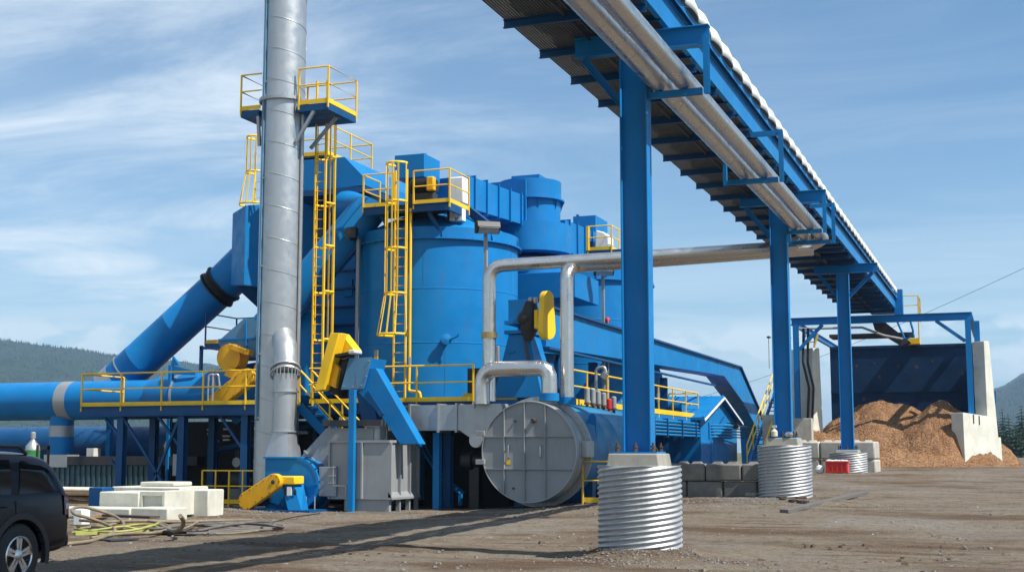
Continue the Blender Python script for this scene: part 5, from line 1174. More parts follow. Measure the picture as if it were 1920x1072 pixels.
# ================================================================== what fills the dark under the deck
lc = MB().box(-16.9, -14.15, 37.75, 38.6, 0, 2.9).build("shade_box", "sooty_shade"); tag(lc, "black box added to stand in for the shade behind the grey duct", "casing")  # added black box, hides the sunlit silo skirt and reads as shade
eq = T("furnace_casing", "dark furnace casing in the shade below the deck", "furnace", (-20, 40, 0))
b = MB(); b.box(-27.4, -15.5, 39.4, 43.5, .1, 2.7); b.build("casing_block", "sooty_shade", eq)  # block widened to close off sunlit ground and keep the under-deck dark
for x in (-23.0, -21.6, -20.2, -18.8): MB().box(x, x + .16, 39.2, 39.4, .1, 2.75).build("stiffener", "navy", eq)
q = ay(460, 860, 38.4)
for k, (px, py, r_, m_) in enumerate(((452, 783, .2, "blue"), (452, 866, .16, "galv"))):
    q = ay(px, py, 39.0); MB().cyl((q.x, 38.7, q.z), (q.x, 39.2, q.z), r_, seg=20).build("port", m_, eq)
b = MB()
for px, py, w_ in ((392, 805, 10), (392, 813, 9), (423, 804, 12), (424, 817, 18), (424, 824, 16), (408, 826, 5), (393, 819, 8)):
    q = ay(px, py, 39.1); b.box(q.x - w_ / 120, q.x + w_ / 120, 39.1, 39.19, q.z - .03, q.z + .03)
b.build("bright_slit", "galv", eq)  # pale strips stand in for tiny bright windows in the dark
pw = T("under_deck_piping", "tangle of dark pipes and a motor in the shade beside the stack base", "piping", (-22.5, 38.5, 0))
for k, (x, y, r_, m_) in enumerate(((-24.9, 38.6, .09, "navy"), (-24.2, 38.9, .14, "steeldark"), (-22.9, 38.4, .07, "galv"), (-22.3, 38.7, .11, "navy"))):
    MB().tube(arc_pts([(x, y, 0), (x, y, 1.7 + .2 * k), (x + .9, y, 1.9 + .2 * k), (x + 1.6, y, 1.9 + .2 * k)], .25), r_, 10).build("pipe_run", m_, pw)
MB().alathe((-23.9, 37.9, .75), (-23.0, 37.9, .75), [(.16, 0), (.26, .06), (.26, .7), (.12, .75), (.12, .9)], 20).build("motor_body", "steeldark", pw)
MB().box(-23.8, -23.2, 37.7, 38.1, 0, .5).build("motor_plinth", "concgrey", pw)
MB().box(-25.9, -25.5, 37.6, 37.8, .9, 1.6).box(-25.72, -25.68, 37.7, 37.74, 0, .9).build("switch_box", "galv", pw)
# black fan and blue cable tray in the shade left of the drum
bf = T("burner_fan", "black burner blower in the shade beside the drum door", "blower", (-14.6, 36.6, 0))
q = ay(888, 862, 36.6); MB().alathe((q.x - .4, 36.6, q.z), (q.x + .5, 36.6, q.z), [(.12, 0), (.30, .1), (.30, .4), (.22, .45), (.22, .9)], 24).build("blower_body", "blackmotor", bf)
MB().box(q.x - .1, q.x + .2, 36.5, 36.8, 0, q.z - .2).build("stand", "blackmotor", bf)
ctr = T("cable_tray", "blue sagging cable tray in the shade right of the grey box", "cable tray", (-16, 37.2, .3))
pts = [ay(*q, 37.0) for q in ((775, 800), (795, 850), (825, 895), (862, 925))]
for dy in (0, .35): MB().tube([p + Vector((0, dy, 0)) for p in pts], .045, 8).build("side_rail", "blue", ctr)
b = MB()
for k in range(10):
    i = min(2, int(k / 10 * 3)); u = k / 10 * 3 - i; p = pts[i].lerp(pts[i + 1], u); b.beam(p, p + Vector((0, .35, 0)), .08, .02)
b.build("tray_rung", "blue", ctr)
q = pts[-1]; MB().box(q.x - .05, q.x + .05, 37, 37.1, .1, q.z).build("tray_foot", "blue", ctr)
gf = T("access_gate", "low yellow railing in front of the dark under-deck by the stack", "railing", (-22.2, 35.6, 0))
a, c = ay(378, 944, 35.7), ay(480, 944, 35.7)
railing(gf, [(a.x, 35.7, gz(a.x, 35.7) + .1), (c.x, 35.7, gz(c.x, 35.7) + .1)], h=1.0, sp=.55, toe=True, drop=.15)
gr = T("guard_rail", "low yellow guard rail at the side of the blue drum", "railing", (-10.9, 36.4, .3))
a, c = ay(1093, 945, 35.9), ay(1150, 945, 35.9)
zz = gz(a.x, 35.9) + .05
railing(gr, [(a.x, 35.9, zz), (c.x, 35.9, zz)], h=1.12, sp=.95, toe=True, drop=.1)
# ================================================================== sawdust bay
YB = 66.0
gt = T("gantry_frame", "blue steel gantry over the sawdust bay", "gantry", (-5.6, YB, 3.4))
gxl, gxr = ay(1484, 610, YB).x, ay(1818, 590, YB).x; gzt = ay(1816, 585, YB).z; gzb = gzt - .36; yr = ax(1855, 607, gxr).y
MB().ibeam((gxl, YB, gzt - .18), (gxr + .1, YB, gzt - .18), .36, .24, .02, .014).build("front_beam", "blue", gt)
MB().ibeam((gxl, yr, gzt - .18), (gxr + .1, yr, gzt - .18), .36, .24, .02, .014).build("rear_beam", "blue", gt)
MB().ibeam((gxr, YB + .13, gzt - .16), (gxr, yr - .13, gzt - .16), .30, .2).build("side_beam", "blue", gt)
MB().ibeam((gxl, YB + .13, gzt - .16), (gxl, yr - .13, gzt - .16), .30, .2).build("side_beam", "blue", gt)
for x, y, z0 in ((gxr - .1, YB, 3.4), (ay(1835, 700, YB + 1.3).x, YB + 1.3, 3.4), (gxr + .2, yr, 6.62), (gxl + .2, YB, 1.0), (gxl + .2, yr, 1.0)):
    MB().ibeam((x, y, z0), (x, y, gzb if y in (YB, yr) else gzt - .31), .26, .26, .018, .014, up=(0, 1, 0)).build("post", "blue", gt)
for a, c in (((-3.1, YB, gzb), (gxr - .24, YB, gzb - 1.0)), ((gxl + 1.5, YB, gzb), (gxl + .34, YB, gzb - 1.2)), ((gxl + 2.0, yr, gzb), (gxl + .34, yr, gzb - 1.7)), ((gxr - .08, YB + .15, 3.6), (gxr - .06, YB + 2.45, 5.5)), ((gxr - .08, YB + 2.45, 5.7), (gxr - .08, YB + .15, 7.7)), ((gxr - .08, YB + .15, 5.6), (gxr - .08, YB + 2.45, 5.6))):
    MB().beam(a, c, .14, .16).build("brace", "blue", gt)
sbw = T("bay_back_wall", "tall rust flecked blue steel back wall of the sawdust bay", "wall", (-5.2, 72, .9))
b0, b1 = ay(1556, 660, 72), ay(1814, 643, 72); ztw = b1.z
MB().box(b0.x, b1.x + .3, 72, 72.2, .8, ztw).build("wall_plate", "baywall_shade", sbw)
b = MB()
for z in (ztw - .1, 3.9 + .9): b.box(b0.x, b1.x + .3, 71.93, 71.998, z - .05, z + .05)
b.build("seam_bar", "baywall_shade", sbw)
b = MB(); rnd = random.Random(5)
for k in range(14):
    x, z = rnd.uniform(b0.x + .2, b1.x), rnd.uniform(3.5, ztw - .3); s = rnd.uniform(.03, .12); pts = [(x + s * rnd.uniform(.5, 1.2) * math.cos(t), 71.994, z + s * rnd.uniform(.5, 1.4) * math.sin(t)) for t in [2 * PI * q / 7 for q in range(7)]]
    b.add(pts, [tuple(range(7))])
b.build("rust_spot", "rust", sbw, smooth=0)
def bay_wall(label, corner, outline, th, mat='concwhite'):
    a = Vector((.6, .8, 0)); n_ = Vector((-.8, .6, 0)); c = Vector(corner)
    pts = [c + a * s_ + Vector((0, 0, z)) for s_, z in outline]
    b = MB(); b.poly(pts, n_ * th); o = b.build("concrete_wall", mat, None, bev=.02); tag(o, label, "wall", "concrete walls of the sawdust bay"); return o
c = ay(1811, 870, 65); bay_wall("stepped white concrete wall at the right end of the sawdust bay", (c.x, 65, 0), [(-.05, .5), (2.66, .5), (2.58, 2.35), (2.40, 2.36), (2.02, 6.85), (1.66, 6.85), (1.68, 3.34), (-.05, 3.48)], .68, 'baywhite')
b = MB()
for s_, z in ((.66, 2.98), (1.06, 2.92)):
    p = Vector((c.x, 65, 0)) + Vector((.6, .8, 0)) * s_; b.beam(p + Vector((.01, -.015, z)), p + Vector((.01, -.015, z + .42)), .05, .03)
o = b.build("anchor_strap", "rust"); o.parent = None; tag(o, "pair of rusty straps bolted to the right concrete wall", "strap")
c = ay(1517, 800, 66); bay_wall("tapered concrete wall at the left end of the sawdust bay striped with stair shadows", (c.x, 66, 0), [(-.02, .5), (1.0, .5), (.85, 6.75), (.40, 6.75)], 1.5, 'baywhite')
for k, (x0, x1, y, zt) in enumerate(((-10.95, -9.9, 63.2, 3.6), (-9.85, -8.75, 63.9, 3.45))):
    o = MB().box(x0, x1, y, y + .6, .4, zt - .2).build("retaining_panel", "concrete", None, bev=.02); tag(o, ["low concrete panel beside the bay stairs", "low concrete panel against the left heap edge"][k], "wall", "low retaining panels")
o = MB().box(-1.45, -.95, 67.2, 72.4, .4, 6.6).build('concrete_wall', 'concrete', None, bev=.02); tag(o, 'long concrete side wall running back behind the stepped white wall', 'wall', 'concrete walls of the sawdust bay')
# sawdust heap
def heap():
    b = MB(); nx, ny = 190, 150; x0, x1, y0, y1 = -11.2, .4, 57.0, 71.9; vs = []
    pa, pb = ay(1650, 757, 68.2), ay(1768, 757, 67.3)
    lob = [(pa.x, 68.4, pa.z - .82, .86), (pb.x - .1, 67.4, pb.z - .82, .92), (pa.x + 1.0, 68.6, pa.z - .95, .86), (-9.3, 66.2, 2.1, .55), (-6.9, 68.9, 3.1, .7), (-8.5, 60.5, .7, .35), (-.55, 64.2, .45, .9), (-5.3, 63.2, .95, .45), (-3.4, 63.4, .55, .40)]
    for j in range(ny + 1):
        for i in range(nx + 1):
            x = x0 + (x1 - x0) * i / nx; y = y0 + (y1 - y0) * j / ny; h = -.25
            for cx_, cy_, H_, sl in lob:
                d = math.hypot((x - cx_), (y - cy_) * .95)
                q = H_ - sl * (math.sqrt(d * d + .30) - .45); h = max(h, q) if q < h - .25 or h < -.2 else max(h, q) + .06 * math.exp(-((h - q) / .2) ** 2)
            xw = -2.55 + max(0, y - 65) * .8; h -= max(0, x - xw) * 1.5 * sstep(.3, 1.2, h + .3)
            p = Vector((x, y, 0)); k = 1 if h > 0 else .35
            h += k * (.16 * noise.noise(p * .9) + .12 * noise.noise(p * 2.1 + Vector((4, 0, 0))) + .06 * noise.noise(p * 5) + .05 * noise.noise(p * 9))
            vs.append((x, y, gz(x, y) + h - .02))
    b.add(vs, [(j * (nx + 1) + i, j * (nx + 1) + i + 1, (j + 1) * (nx + 1) + i + 1, (j + 1) * (nx + 1) + i) for j in range(ny) for i in range(nx)])
    o = b.build("sawdust_heap", "chips", None, recalc=False, smooth=180); tag(o, "two peaked heap of brown wood chips in the bay", "sawdust", kind="stuff"); return vs, nx, ny
hv, hnx, hny = heap()
b = MB(); rnd = random.Random(8)
for k in range(14000):
    v = Vector(rnd.choice(hv))
    if v.z < gz(v.x, v.y) - .1: continue
    L_ = rnd.uniform(.02, .065); d = Vector((rnd.uniform(-1, 1), rnd.uniform(-1, 1), rnd.uniform(-.6, .6))).normalized(); s = d.cross(Vector((0, 0, 1))).normalized() * L_ * .35; p = v + Vector((rnd.uniform(-.05, .05), rnd.uniform(-.05, .05), .02))
    b.add([p - d * L_ / 2 - s * .4, p - s, p + d * L_ / 2, p + s + Vector((0, 0, .02))], [(0, 1, 2, 3)])
for k in range(3500):
    x = rnd.gauss(-3.2, 2.4); y = rnd.uniform(50, 62); p = Vector((x, y, gz(x, y) + .03)); L_ = rnd.uniform(.012, .04); a_ = rnd.random() * 6; d = Vector((math.cos(a_), math.sin(a_), .1)) * L_; s = Vector((-math.sin(a_), math.cos(a_), 0)) * L_ * .4
    b.add([p - d, p - s, p + d, p + s], [(0, 1, 2, 3)])
o = b.build("wood_chips", "chips", smooth=0, recalc=False); tag(o, "loose wood chips on the heap and the ground before it", "wood chips", kind="stuff")
# conveyor head end: end tower, chute, platform
hb_ = ay(1676, 565, 66.6)
he = T("discharge_tower", "blue head box and dark discharge chute at the far end of the conveyor", "conveyor head", (-5.6, 67.5, gzt))
MB().box(XR - .05, XR + .35, 66.9, 67.4, gzt + .0, hb_.z + .62).build("end_post", "blue", he)
MB().box(XL, XR - .06, 67.25, 68.4, ZB - .1, ZB + .9).build("head_box", "blue", he)
q = [ay(*p, 67.6) for p in ((1636, 605), (1660, 604), (1706, 640), (1690, 648), (1640, 618))]
MB().poly(q, (0, 1.0, 0)).build("discharge_chute", "steeldark", he)
MB().box(-8.3, -4.3, 67.8, 69.4, 7.35, 7.5).build("service_tray", "steeldark", he)
a, c = ay(1485, 606, 67.0), ay(1650, 612, 67.0)
MB().tube([(gxl, 66.9, 7.75), (-6.6, 66.9, 7.72), (-5.6, 66.9, 7.3), (-4.7, 67, 7.1)], .06, 8).build("hose_run", "galv", he)
MB().tube(arc_pts([(-4.3, 66.6, 7.9), (-4.15, 66.6, 7.3), (-4.6, 66.8, 7.05)], .3), .05, 8).tube([(-4.9, 66.6, 7.9), (-4.6, 66.6, 7.1)], .05, 8).build("hanging_pipe", "blue", he)
hpz = gzt + .05; h0, h1 = ay(1686, 583, 67.6).x, ay(1722, 583, 67.6).x
hp_ = T("head_platform", "small yellow railed platform beside the conveyor head", "platform", (h0, 67.6, hpz))
MB().box(h0 - .2, h1, 67.4, 69.2, hpz - .08, hpz).build("deck_plate", "grating", hp_)
railing(hp_, [(h0, 67.42, hpz), (h1, 67.42, hpz), (h1, 69.2, hpz)], h=1.0, sp=1.0, r=.022, toe=False)
q0, q1 = ay(1688, 645, 71), ay(1724, 640, 71); yp = T("wall_platform", "small yellow ledge on top of the bay back wall", "platform", tuple(q0)); MB().box(q0.x, q1.x, 71.2, 71.9, q1.z - .1, q1.z + .2).build("ledge", "yellow", yp); MB().box(q1.x - .06, q1.x, 71.2, 71.26, q1.z + .2, q1.z + 1.1).build("post", "yellow", yp)
# stairs left of the bay
xs_ = -11.25
sa, sb2 = ax(1402, 868, xs_), ax(1452, 738, xs_)
bst = T("bay_stairs", "steep blue stairs with yellow handrails left of the sawdust bay", "stairs", (xs_, sa.y, .9))
p0 = Vector((xs_, sa.y, .9)); p1 = Vector((xs_, sb2.y, sb2.z))
for dx in (0, .75): MB().beam(p0 + Vector((dx, 0, 0)), p1 + Vector((dx, 0, 0)), .06, .28).build("stringer", "blue", bst)
tr = None
for k in range(18):
    p = p0.lerp(p1, (k + .5) / 18)
    if tr is None: tr = MB().box(p.x + .04, p.x + .71, p.y - .12, p.y + .12, p.z - .02, p.z + .02).build("tread", "navy", bst); tq = p
    else: dup(tr, bst, p - tq)
for dx in (-.02, .77): railing(bst, [p0 + Vector((dx, 0, .1)), p1 + Vector((dx, 0, .1)), p1 + Vector((dx, 2.2, .1))], h=1.0, sp=1.9, toe=False, r=.035, drop=.1)
MB().box(xs_ - .05, xs_ + .85, p1.y, p1.y + 2.3, p1.z - .1, p1.z).build("landing", "navy", bst)
ls = T("upper_stairs", "blue ladder stair with yellow top rails behind the middle column", "stairs", (-9.6, 67.3, 5))
for dx in (0, .55): MB().beam((-10.0 + dx, 66.8, 3.0), (-9.6 + dx, 68.6, 7.7), .05, .16).build("stringer", "navy", ls)
for k in range(14):
    t = (k + .5) / 14; MB().box(-10.0 + .4 * t + .02, -10.0 + .4 * t + .53, 66.8 + 1.8 * t - .06, 66.8 + 1.8 * t + .06, 3.0 + 4.7 * t - .015, 3.0 + 4.7 * t + .015).build("tread", "navy", ls)
q = ay(1513, 640, 68); MB().beam((q.x, 68, q.z - .3), (q.x + .3, 68, q.z + .35), .08, .08).beam((q.x + .35, 68, q.z - .3), (q.x + .55, 68, q.z + .35), .08, .08).build("handrail", "yellow", ls)
for k, dx in enumerate((.0, .22)):
    o = MB().tube(arc_pts([(gxl + .55 + dx, 66.2, 7.7), (gxl + .5 + dx, 66.1, 6.0), (gxl + .75 + dx, 66.1, 4.8), (gxl + .5 + dx, 66.2, 1.2)], .8), .06, 8).build("hydraulic_hose", "cable"); tag(o, ["black hydraulic hose hanging by the left gantry post", "black hydraulic hose bowed out from the left gantry post"][k], "hose", "hydraulic hoses")
q = ay(1441, 632, 64); la = T("bracket_lamp", "small lamp on an arm left of the middle column with a hanging cord", "lamp", tuple(q)); MB().cyl(q, q + Vector((1.0, .6, 0)), .03, seg=8).build("arm", "greypaint", la); MB().ball(q, .1, 10, (1, 1, .6)).build("lamp_head", "blackmotor", la); MB().tube([q, q - Vector((0, 0, 1.5))], .014, 5).build("cord", "cable", la)
# overhead cable
a, c = ay(1230, 768, 110), ay(2120, 408, 70); P = [a.lerp(c, k / 20) - Vector((0, 0, .9 * math.sin(PI * k / 20))) for k in range(21)]
o = MB().tube(P, .012, 5).build("overhead_cable", "cable"); tag(o, "thin overhead cable rising to the right behind the bay", "cable")
# ================================================================== cabin and pipe rack
CXc = -12.4; cy0, cy1 = ax(1312, 790, CXc).y, ax(1382, 787, CXc).y; ym = (cy0 + cy1) / 2; ze, zr = 3.1, 4.05; yap = ax(1348, 750, CXc).y
cb_ = T("blue_cabin", "blue gabled metal cabin behind the block wall", "building", (-15.5, ym, .6))
MB().poly([(CXc, cy0 + .15, .3), (CXc, cy1 - .15, .3), (CXc, cy1 - .15, ze), (CXc, yap, zr), (CXc, cy0 + .15, ze)], (-6, 0, 0)).build("wall", "blue", cb_)
b = MB()
for y_e, z_e in ((cy0 - .25, ze - .08), (cy1 + .2, ze - .08)):
    b.poly([(CXc + .25, y_e, z_e), (CXc + .25, yap, zr + .04), (CXc + .25, yap, zr + .16), (CXc + .25, y_e, z_e + .12)], (-6.5, 0, 0))
    dirn = (Vector((0, yap, zr + .16)) - Vector((0, y_e, z_e + .12)))
rf = b.build("roof", "blue", cb_)
b = MB()
for k in range(12):
    x = CXc + .2 - k * .55
    for y_e, z_e in ((cy0 - .25, ze - .08),): b.beam((x, y_e, z_e + .13), (x, yap - .02, zr + .17), .05, .05)
b.build("standing_seam", "blue", rf)
b = MB(); b.beam((CXc + .27, cy0 - .2, ze - .09), (CXc + .27, yap, zr + .06), .03, .09).beam((CXc + .27, cy1 + .15, ze - .09), (CXc + .27, yap, zr + .06), .03, .09); b.build("gable_trim", "white", cb_)
q = ax(1352, 790, CXc); MB().beam(q + Vector((.03, -.6, -.15)), q + Vector((.03, .6, .25)), .03, .05).build("door_stay", "navy", cb_)
q = ax(1340, 850, CXc); MB().box(CXc + .0, CXc + .03, q.y - .8, q.y + .8, .5, 2.3).build("door", "blue", cb_)
pr_ = T("pipe_rack", "bundle of blue pipes bracketed along the side walkway", "pipe rack", (-12.1, 52, 2.3))
for k in range(5):
    z = 2.86 - .13 * k; y1_ = 58.5 - .0 * k
    MB().tube(arc_pts([(-12.45, 40, z), (-12.45, y1_, z), (-11.9, y1_ + .8, z), (-11.9, y1_ + 2.6, z)], .4), .045, 8).build("pipe_line", "tankblue" if k % 2 else "blue", pr_)
for y in (44, 46, 48.5, 50.5, 53, 55.5, 58): MB().box(-12.58, -12.36, y, y + .06, 2.22, 2.96).build("bracket", "navy", pr_)
b = MB()
for k in range(5): b.alathe((-12.0, 59.6, 2.86 - .13 * k), (-12.0, 61.2, 2.86 - .13 * k), [(.06, 0), (.085, .1), (.085, 1.3), (.06, 1.5)], 12)
b.build("coil_bundle", "tankblue", pr_)
for k in range(5): MB().tube([(-11.9, 61.1, 2.86 - .13 * k), (-11.6, 68.5, 2.86 - .13 * k)], .03, 6).build("pipe_tail", "steeldark", pr_)
MB().box(-12.2, -11.7, 60.9, 61.3, 2.75, 3.0).build("end_clamp", "blackmotor", pr_)
ss = T("lower_stairway", "yellow railed stair descending in the shade under the side walkway", "stairs", (-13.2, 52, .8))
a, c = ax(1256, 812, -13.2), ax(1345, 880, -13.2); zz0 = 3.0
p0, p1 = Vector((-13.2, 47.0, 2.6)), Vector((-13.2, 53.2, .45))
MB().beam(p0, p1, .06, .26).build("stringer", "navy", ss); MB().beam(p0 - Vector((.8, 0, 0)), p1 - Vector((.8, 0, 0)), .06, .26).build("stringer", "navy", ss)
for k in range(10): p = p0.lerp(p1, (k + .5) / 10); MB().box(p.x - .77, p.x - .03, p.y - .12, p.y + .12, p.z - .02, p.z + .02).build("tread", "navy", ss)
railing(ss, [p0, p1], h=.9, sp=2.0, toe=False, r=.03); railing(ss, [p0 - Vector((.8, 0, 0)), p1 - Vector((.8, 0, 0))], h=.9, sp=2.0, toe=False, r=.03)
q = ay(1250, 890, 38.0); o = MB().lathe(q.x, 38.0, [(.27, .5), (.29, .52), (.29, .85), (.30, .87), (.29, .89), (.29, 1.3), (.30, 1.32), (.27, 1.34)], 28).build("barrel", "blackmotor"); tag(o, "black barrel in the shade beside the nearest column base", "barrel")
# ================================================================== concrete block walls
def block(label, x0, x1, y0, y1, z0, z1, mat, grp, knob=True, bev=.05, name="concrete_block"):
    t = T(name, label, "concrete block", ((x0 + x1) / 2, (y0 + y1) / 2, z0), grp)
    MB().box(x0, x1, y0, y1, z0, z1).build("block_body", mat, t, bev=bev)
    if knob:
        for k in (.3, .72) if x1 - x0 > .8 else (.5,):
            xm = x0 + (x1 - x0) * k; ym_ = (y0 + y1) / 2; MB().hexa([(xm - .14, ym_ - .14, z1), (xm + .14, ym_ - .14, z1), (xm + .14, ym_ + .14, z1), (xm - .14, ym_ + .14, z1)], [(xm - .09, ym_ - .09, z1 + .06), (xm + .09, ym_ - .09, z1 + .06), (xm + .09, ym_ + .09, z1 + .06), (xm - .09, ym_ + .09, z1 + .06)]).build("lifting_knob", mat, t)
    return t
YW = 35.9
zt_ = ay(1350, 869, YW).z; zm_ = ay(1350, 902, YW).z; hgt = zt_ - zm_
topn = ["dark concrete block, top course beside the nearest column", "dark concrete block in the middle of the top course", "dark concrete block, top course next to the middle footing", "dark concrete block of the top course behind the middle footing"]
botn = ["dark concrete block, bottom course behind the large footing", "dark concrete block in the middle of the bottom course", "dark concrete block of the bottom course half buried in gravel", "dark concrete block, bottom course behind the middle footing"]
xt = [ay(p, 880, YW).x for p in (1258, 1322, 1390, 1457, 1520)]; xb_ = [ay(p, 915, YW).x for p in (1222, 1287, 1355, 1420, 1485)]
for k in range(4):
    block(topn[k], xt[k] + .012, xt[k + 1] - .012, YW, YW + .6, zm_ + .01, zt_, "concgrey", "dark blocks beside the middle footing")
    block(botn[k], xb_[k] + .012, xb_[k + 1] - .012, YW + .03, YW + .63, zm_ - hgt, zm_ - .005, "concgrey", "dark blocks beside the middle footing", False)
YW2 = 51.2
z3 = ay(1616, 827, YW2).z; z2_ = ay(1616, 861, YW2).z; z1_ = z2_ - (z3 - z2_)
w2 = [ay(p, 850, YW2).x for p in (1440, 1488, 1537, 1583, 1617)]
for k in range(4):
    d = 1.9 if k == 3 else .75
    block(["grey concrete block, upper course behind the middle footing", "grey concrete block of the upper course between two columns", "grey concrete block of the upper course behind the far column", "pale end block on top of the block wall before the heap"][k], w2[k] + .01, (w2[k + 1] - .01) if k < 3 else w2[k + 1] + .45, YW2, YW2 + d, z2_ + .01, z3, "concrete", "pale blocks before the sawdust heap", bev=.06)
    block(["grey lower block behind the middle footing", "grey lower block left of the short footing", "grey lower block behind the red crate", "pale lower end block beside the leaning stick"][k], w2[k] + .01, (w2[k + 1] - .01) if k < 3 else w2[k + 1] + .47, YW2 + .02, YW2 + d + .02, z1_ - .2, z2_ - .005, "concrete", "pale blocks before the sawdust heap", False, bev=.06)
# white blocks at left
def wblock(label, p0_, p1_, yf, depth, mat="concwhite", zt=None, bev=.035, zb=None, par=None):
    a, c = ay(*p0_, yf), ay(*p1_, yf); x0, x1 = sorted((a.x, c.x)); o = MB().box(x0, x1, yf, yf + depth, min(a.z, c.z) if zb is None else zb, max(a.z, c.z)).build("white_block", mat, None, bev=bev)
    tag(o, label, "concrete block", "white concrete blocks on the left")
wblock("long low white block behind the hose loop", (100, 950), (243, 975), 28.0, .85, zb=-.1)
wblock("low white block under the recessed one", (245, 951), (314, 975), 28.05, .85, zb=-.1)
wblock("white block with the grey shaded face above the low blocks", (186, 921), (260, 947), 28.95, 1.35, zb=.05)
a, c = ay(263, 921, 28.98), ay(308, 947, 28.98)
t = T("white_block", "white block with a recessed panel in its face", "concrete block", ((a.x + c.x) / 2, 29.5, .1), "white concrete blocks on the left")
z0_, z1_ = .05, a.z; x0, x1 = a.x, c.x
MB().box(x0, x1, 29.06, 30.5, z0_, z1_).build("block_body", "concwhite", t)
MB().box(x0, x0 + .06, 28.98, 29.06, z0_, z1_).box(x1 - .07, x1, 28.98, 29.06, z0_, z1_).box(x0 + .06, x1 - .07, 28.98, 29.06, z1_ - .1, z1_).box(x0 + .06, x1 - .07, 28.98, 29.06, z0_, z0_ + .1).build("face_frame", "concwhite", t)
wblock("tall white block with a small dark stain at the right end", (344, 917), (390, 962), 30.3, .75, zb=-.1)
a = ay(355, 910, 31.0); 
o = MB().box(ay(200, 912, 31.4).x, ay(330, 912, 31.4).x, 31.6, 33.0, 0, ay(260, 912, 31.6).z).build("white_block", "concwhite", None, bev=.04); tag(o, "wide white block at the back of the pile", "concrete block", "white concrete blocks on the left")
q0, q1 = ay(266, 906, 32), ay(330, 912, 32); zq = ay(260, 912, 31.6).z
o = MB().box(q0.x, q1.x, 31.9, 32.8, zq + .002, zq + .13).build("white_slab", "concwhite", None, bev=.04); tag(o, "thin white slab lying on top of the back block", "slab")
q0, q1 = ay(120, 914, 31.5), ay(176, 922, 31.5); o = MB().box(q0.x - 1, q1.x, 31.5, 32.6, .55, q0.z).build("white_slab", "concwhite", None, bev=.05); tag(o, "white slab resting on planks behind the car", "slab")
q = ay(172, 938, 30.2); o = MB().box(q.x - .12, q.x + .35, 30.2, 30.7, 0, .72).build("plastic_box", "navy", None, bev=.03); tag(o, "small dark blue box beside the white blocks", "box")
for k, (p0_, p1_, zz, w_) in enumerate((((118, 930), (190, 928), .50, .5), ((110, 940), (188, 940), .38, .4), ((110, 945), (180, 946), .26, .5), ((120, 936), (200, 934), .44, .3))):
    a, c = ay(*p0_, 31.0 + .1 * k), ay(*p1_, 31.0 + .1 * k); o = MB().beam((a.x - .6, 31.4 + .1 * k, zz), (c.x, 31.4 + .12 * k, zz), w_, .07).build("wood_plank", "wood"); tag(o, ["upper brown plank in the stack behind the car", "thick middle plank in the stack behind the car", "lowest plank in the stack behind the car", "warped plank poking out of the stack behind the car"][k], "plank", "planks stacked behind the car")
for k, (p0_, p1_, w_, m_, z) in enumerate((((150, 985), (330, 975), .26, "wood", .05), ((200, 970), (290, 974), .3, "rust", .12), ((140, 998), (300, 992), .12, "hose_lime", .04), ((140, 972), (230, 966), .35, "wood", .09), ((300, 995), (370, 997), .28, "blackmotor", .05))):
    a, c = az(*p0_, .06), az(*p1_, .06); a.z = gz(a.x, a.y) + z; c.z = gz(c.x, c.y) + z
    o = MB().beam(a, c, w_, .06).build("wood_plank" if m_ != "blackmotor" else "black_mat", m_); tag(o, ["long brown board on the ground under the hoses", "rusty sheet lying across the boards", "thin yellowish batten on the ground", "board leaning on the pile by the hose loop", "black rubber mat piece at the middle of the hose pile"][k], "board" if m_ != "blackmotor" else "mat", "boards under the hoses" if m_ != "blackmotor" else None)
o = MB().beam(az(197, 1012, .03), az(250, 1009, .03), .35, .03).build("metal_scrap", "steeldark"); tag(o, "dark bent scrap plate lying alone on the dirt", "scrap")
q = az(143, 985, .0); o = MB().box(q.x - .1, q.x + .15, q.y, q.y + .3, 0, .38).build("white_bucket", "white", None, bev=.03); tag(o, "white square container beside the car under the hose loop", "container")
def hose(label, pts, r, mat):
    P = []
    for px, py, z in pts:
        p = az(px, py, z + .04); p.z = gz(p.x, p.y) + z + r * .62 + .01; P.append(p)
    Q = []
    for i in range(len(P) - 1):
        p0_, p1_, p2_, p3_ = P[max(0, i - 1)], P[i], P[i + 1], P[min(len(P) - 1, i + 2)]
        for k in range(8):
            t = k / 8; Q.append(.5 * ((2 * p1_) + (p2_ - p0_) * t + (2 * p0_ - 5 * p1_ + 4 * p2_ - p3_) * t * t + (3 * p1_ - p0_ - 3 * p2_ + p3_) * t ** 3))
    Q.append(P[-1]); o = MB().tube(Q, r * .62, 9).build("hose", mat, None, smooth=60); tag(o, label, "hose", "hoses on the dirt")
hose("thick tan hose in a high loop beside the car", [(120, 1020, 0), (170, 1014, 0), (200, 1004, 0), (215, 992, .05), (180, 975, .2), (140, 963, .36), (138, 953, .42), (160, 951, .40), (210, 965, .22), (232, 982, .06), (215, 990, .03), (160, 985, .03)], .055, "hose_tan")
hose("tan hose lying straight across the middle of the pile", [(195, 1002, 0), (250, 1001, 0), (300, 998, 0), (345, 990, .05), (370, 978, .1)], .045, "hose_tan")
hose("lime green hose snaking through the pile", [(135, 997, 0), (180, 992, .05), (230, 986, .10), (260, 990, .05), (285, 984, .08), (310, 992, .02), (300, 984, .05), (255, 982, .05), (215, 990, .03)], .035, "hose_lime")
hose("curled tan hose end standing up in the middle", [(300, 985, .05), (325, 996, .03), (340, 990, .12), (344, 978, .3), (338, 968, .42)], .07, "hose_tan")
hose("dark grey hose in a long flat loop on the right", [(345, 982, 0), (400, 985, 0), (455, 979, 0), (500, 979, 0), (515, 984, 0), (505, 990, 0), (440, 992, 0), (385, 999, 0), (350, 1000, 0)], .05, "hose_grey")
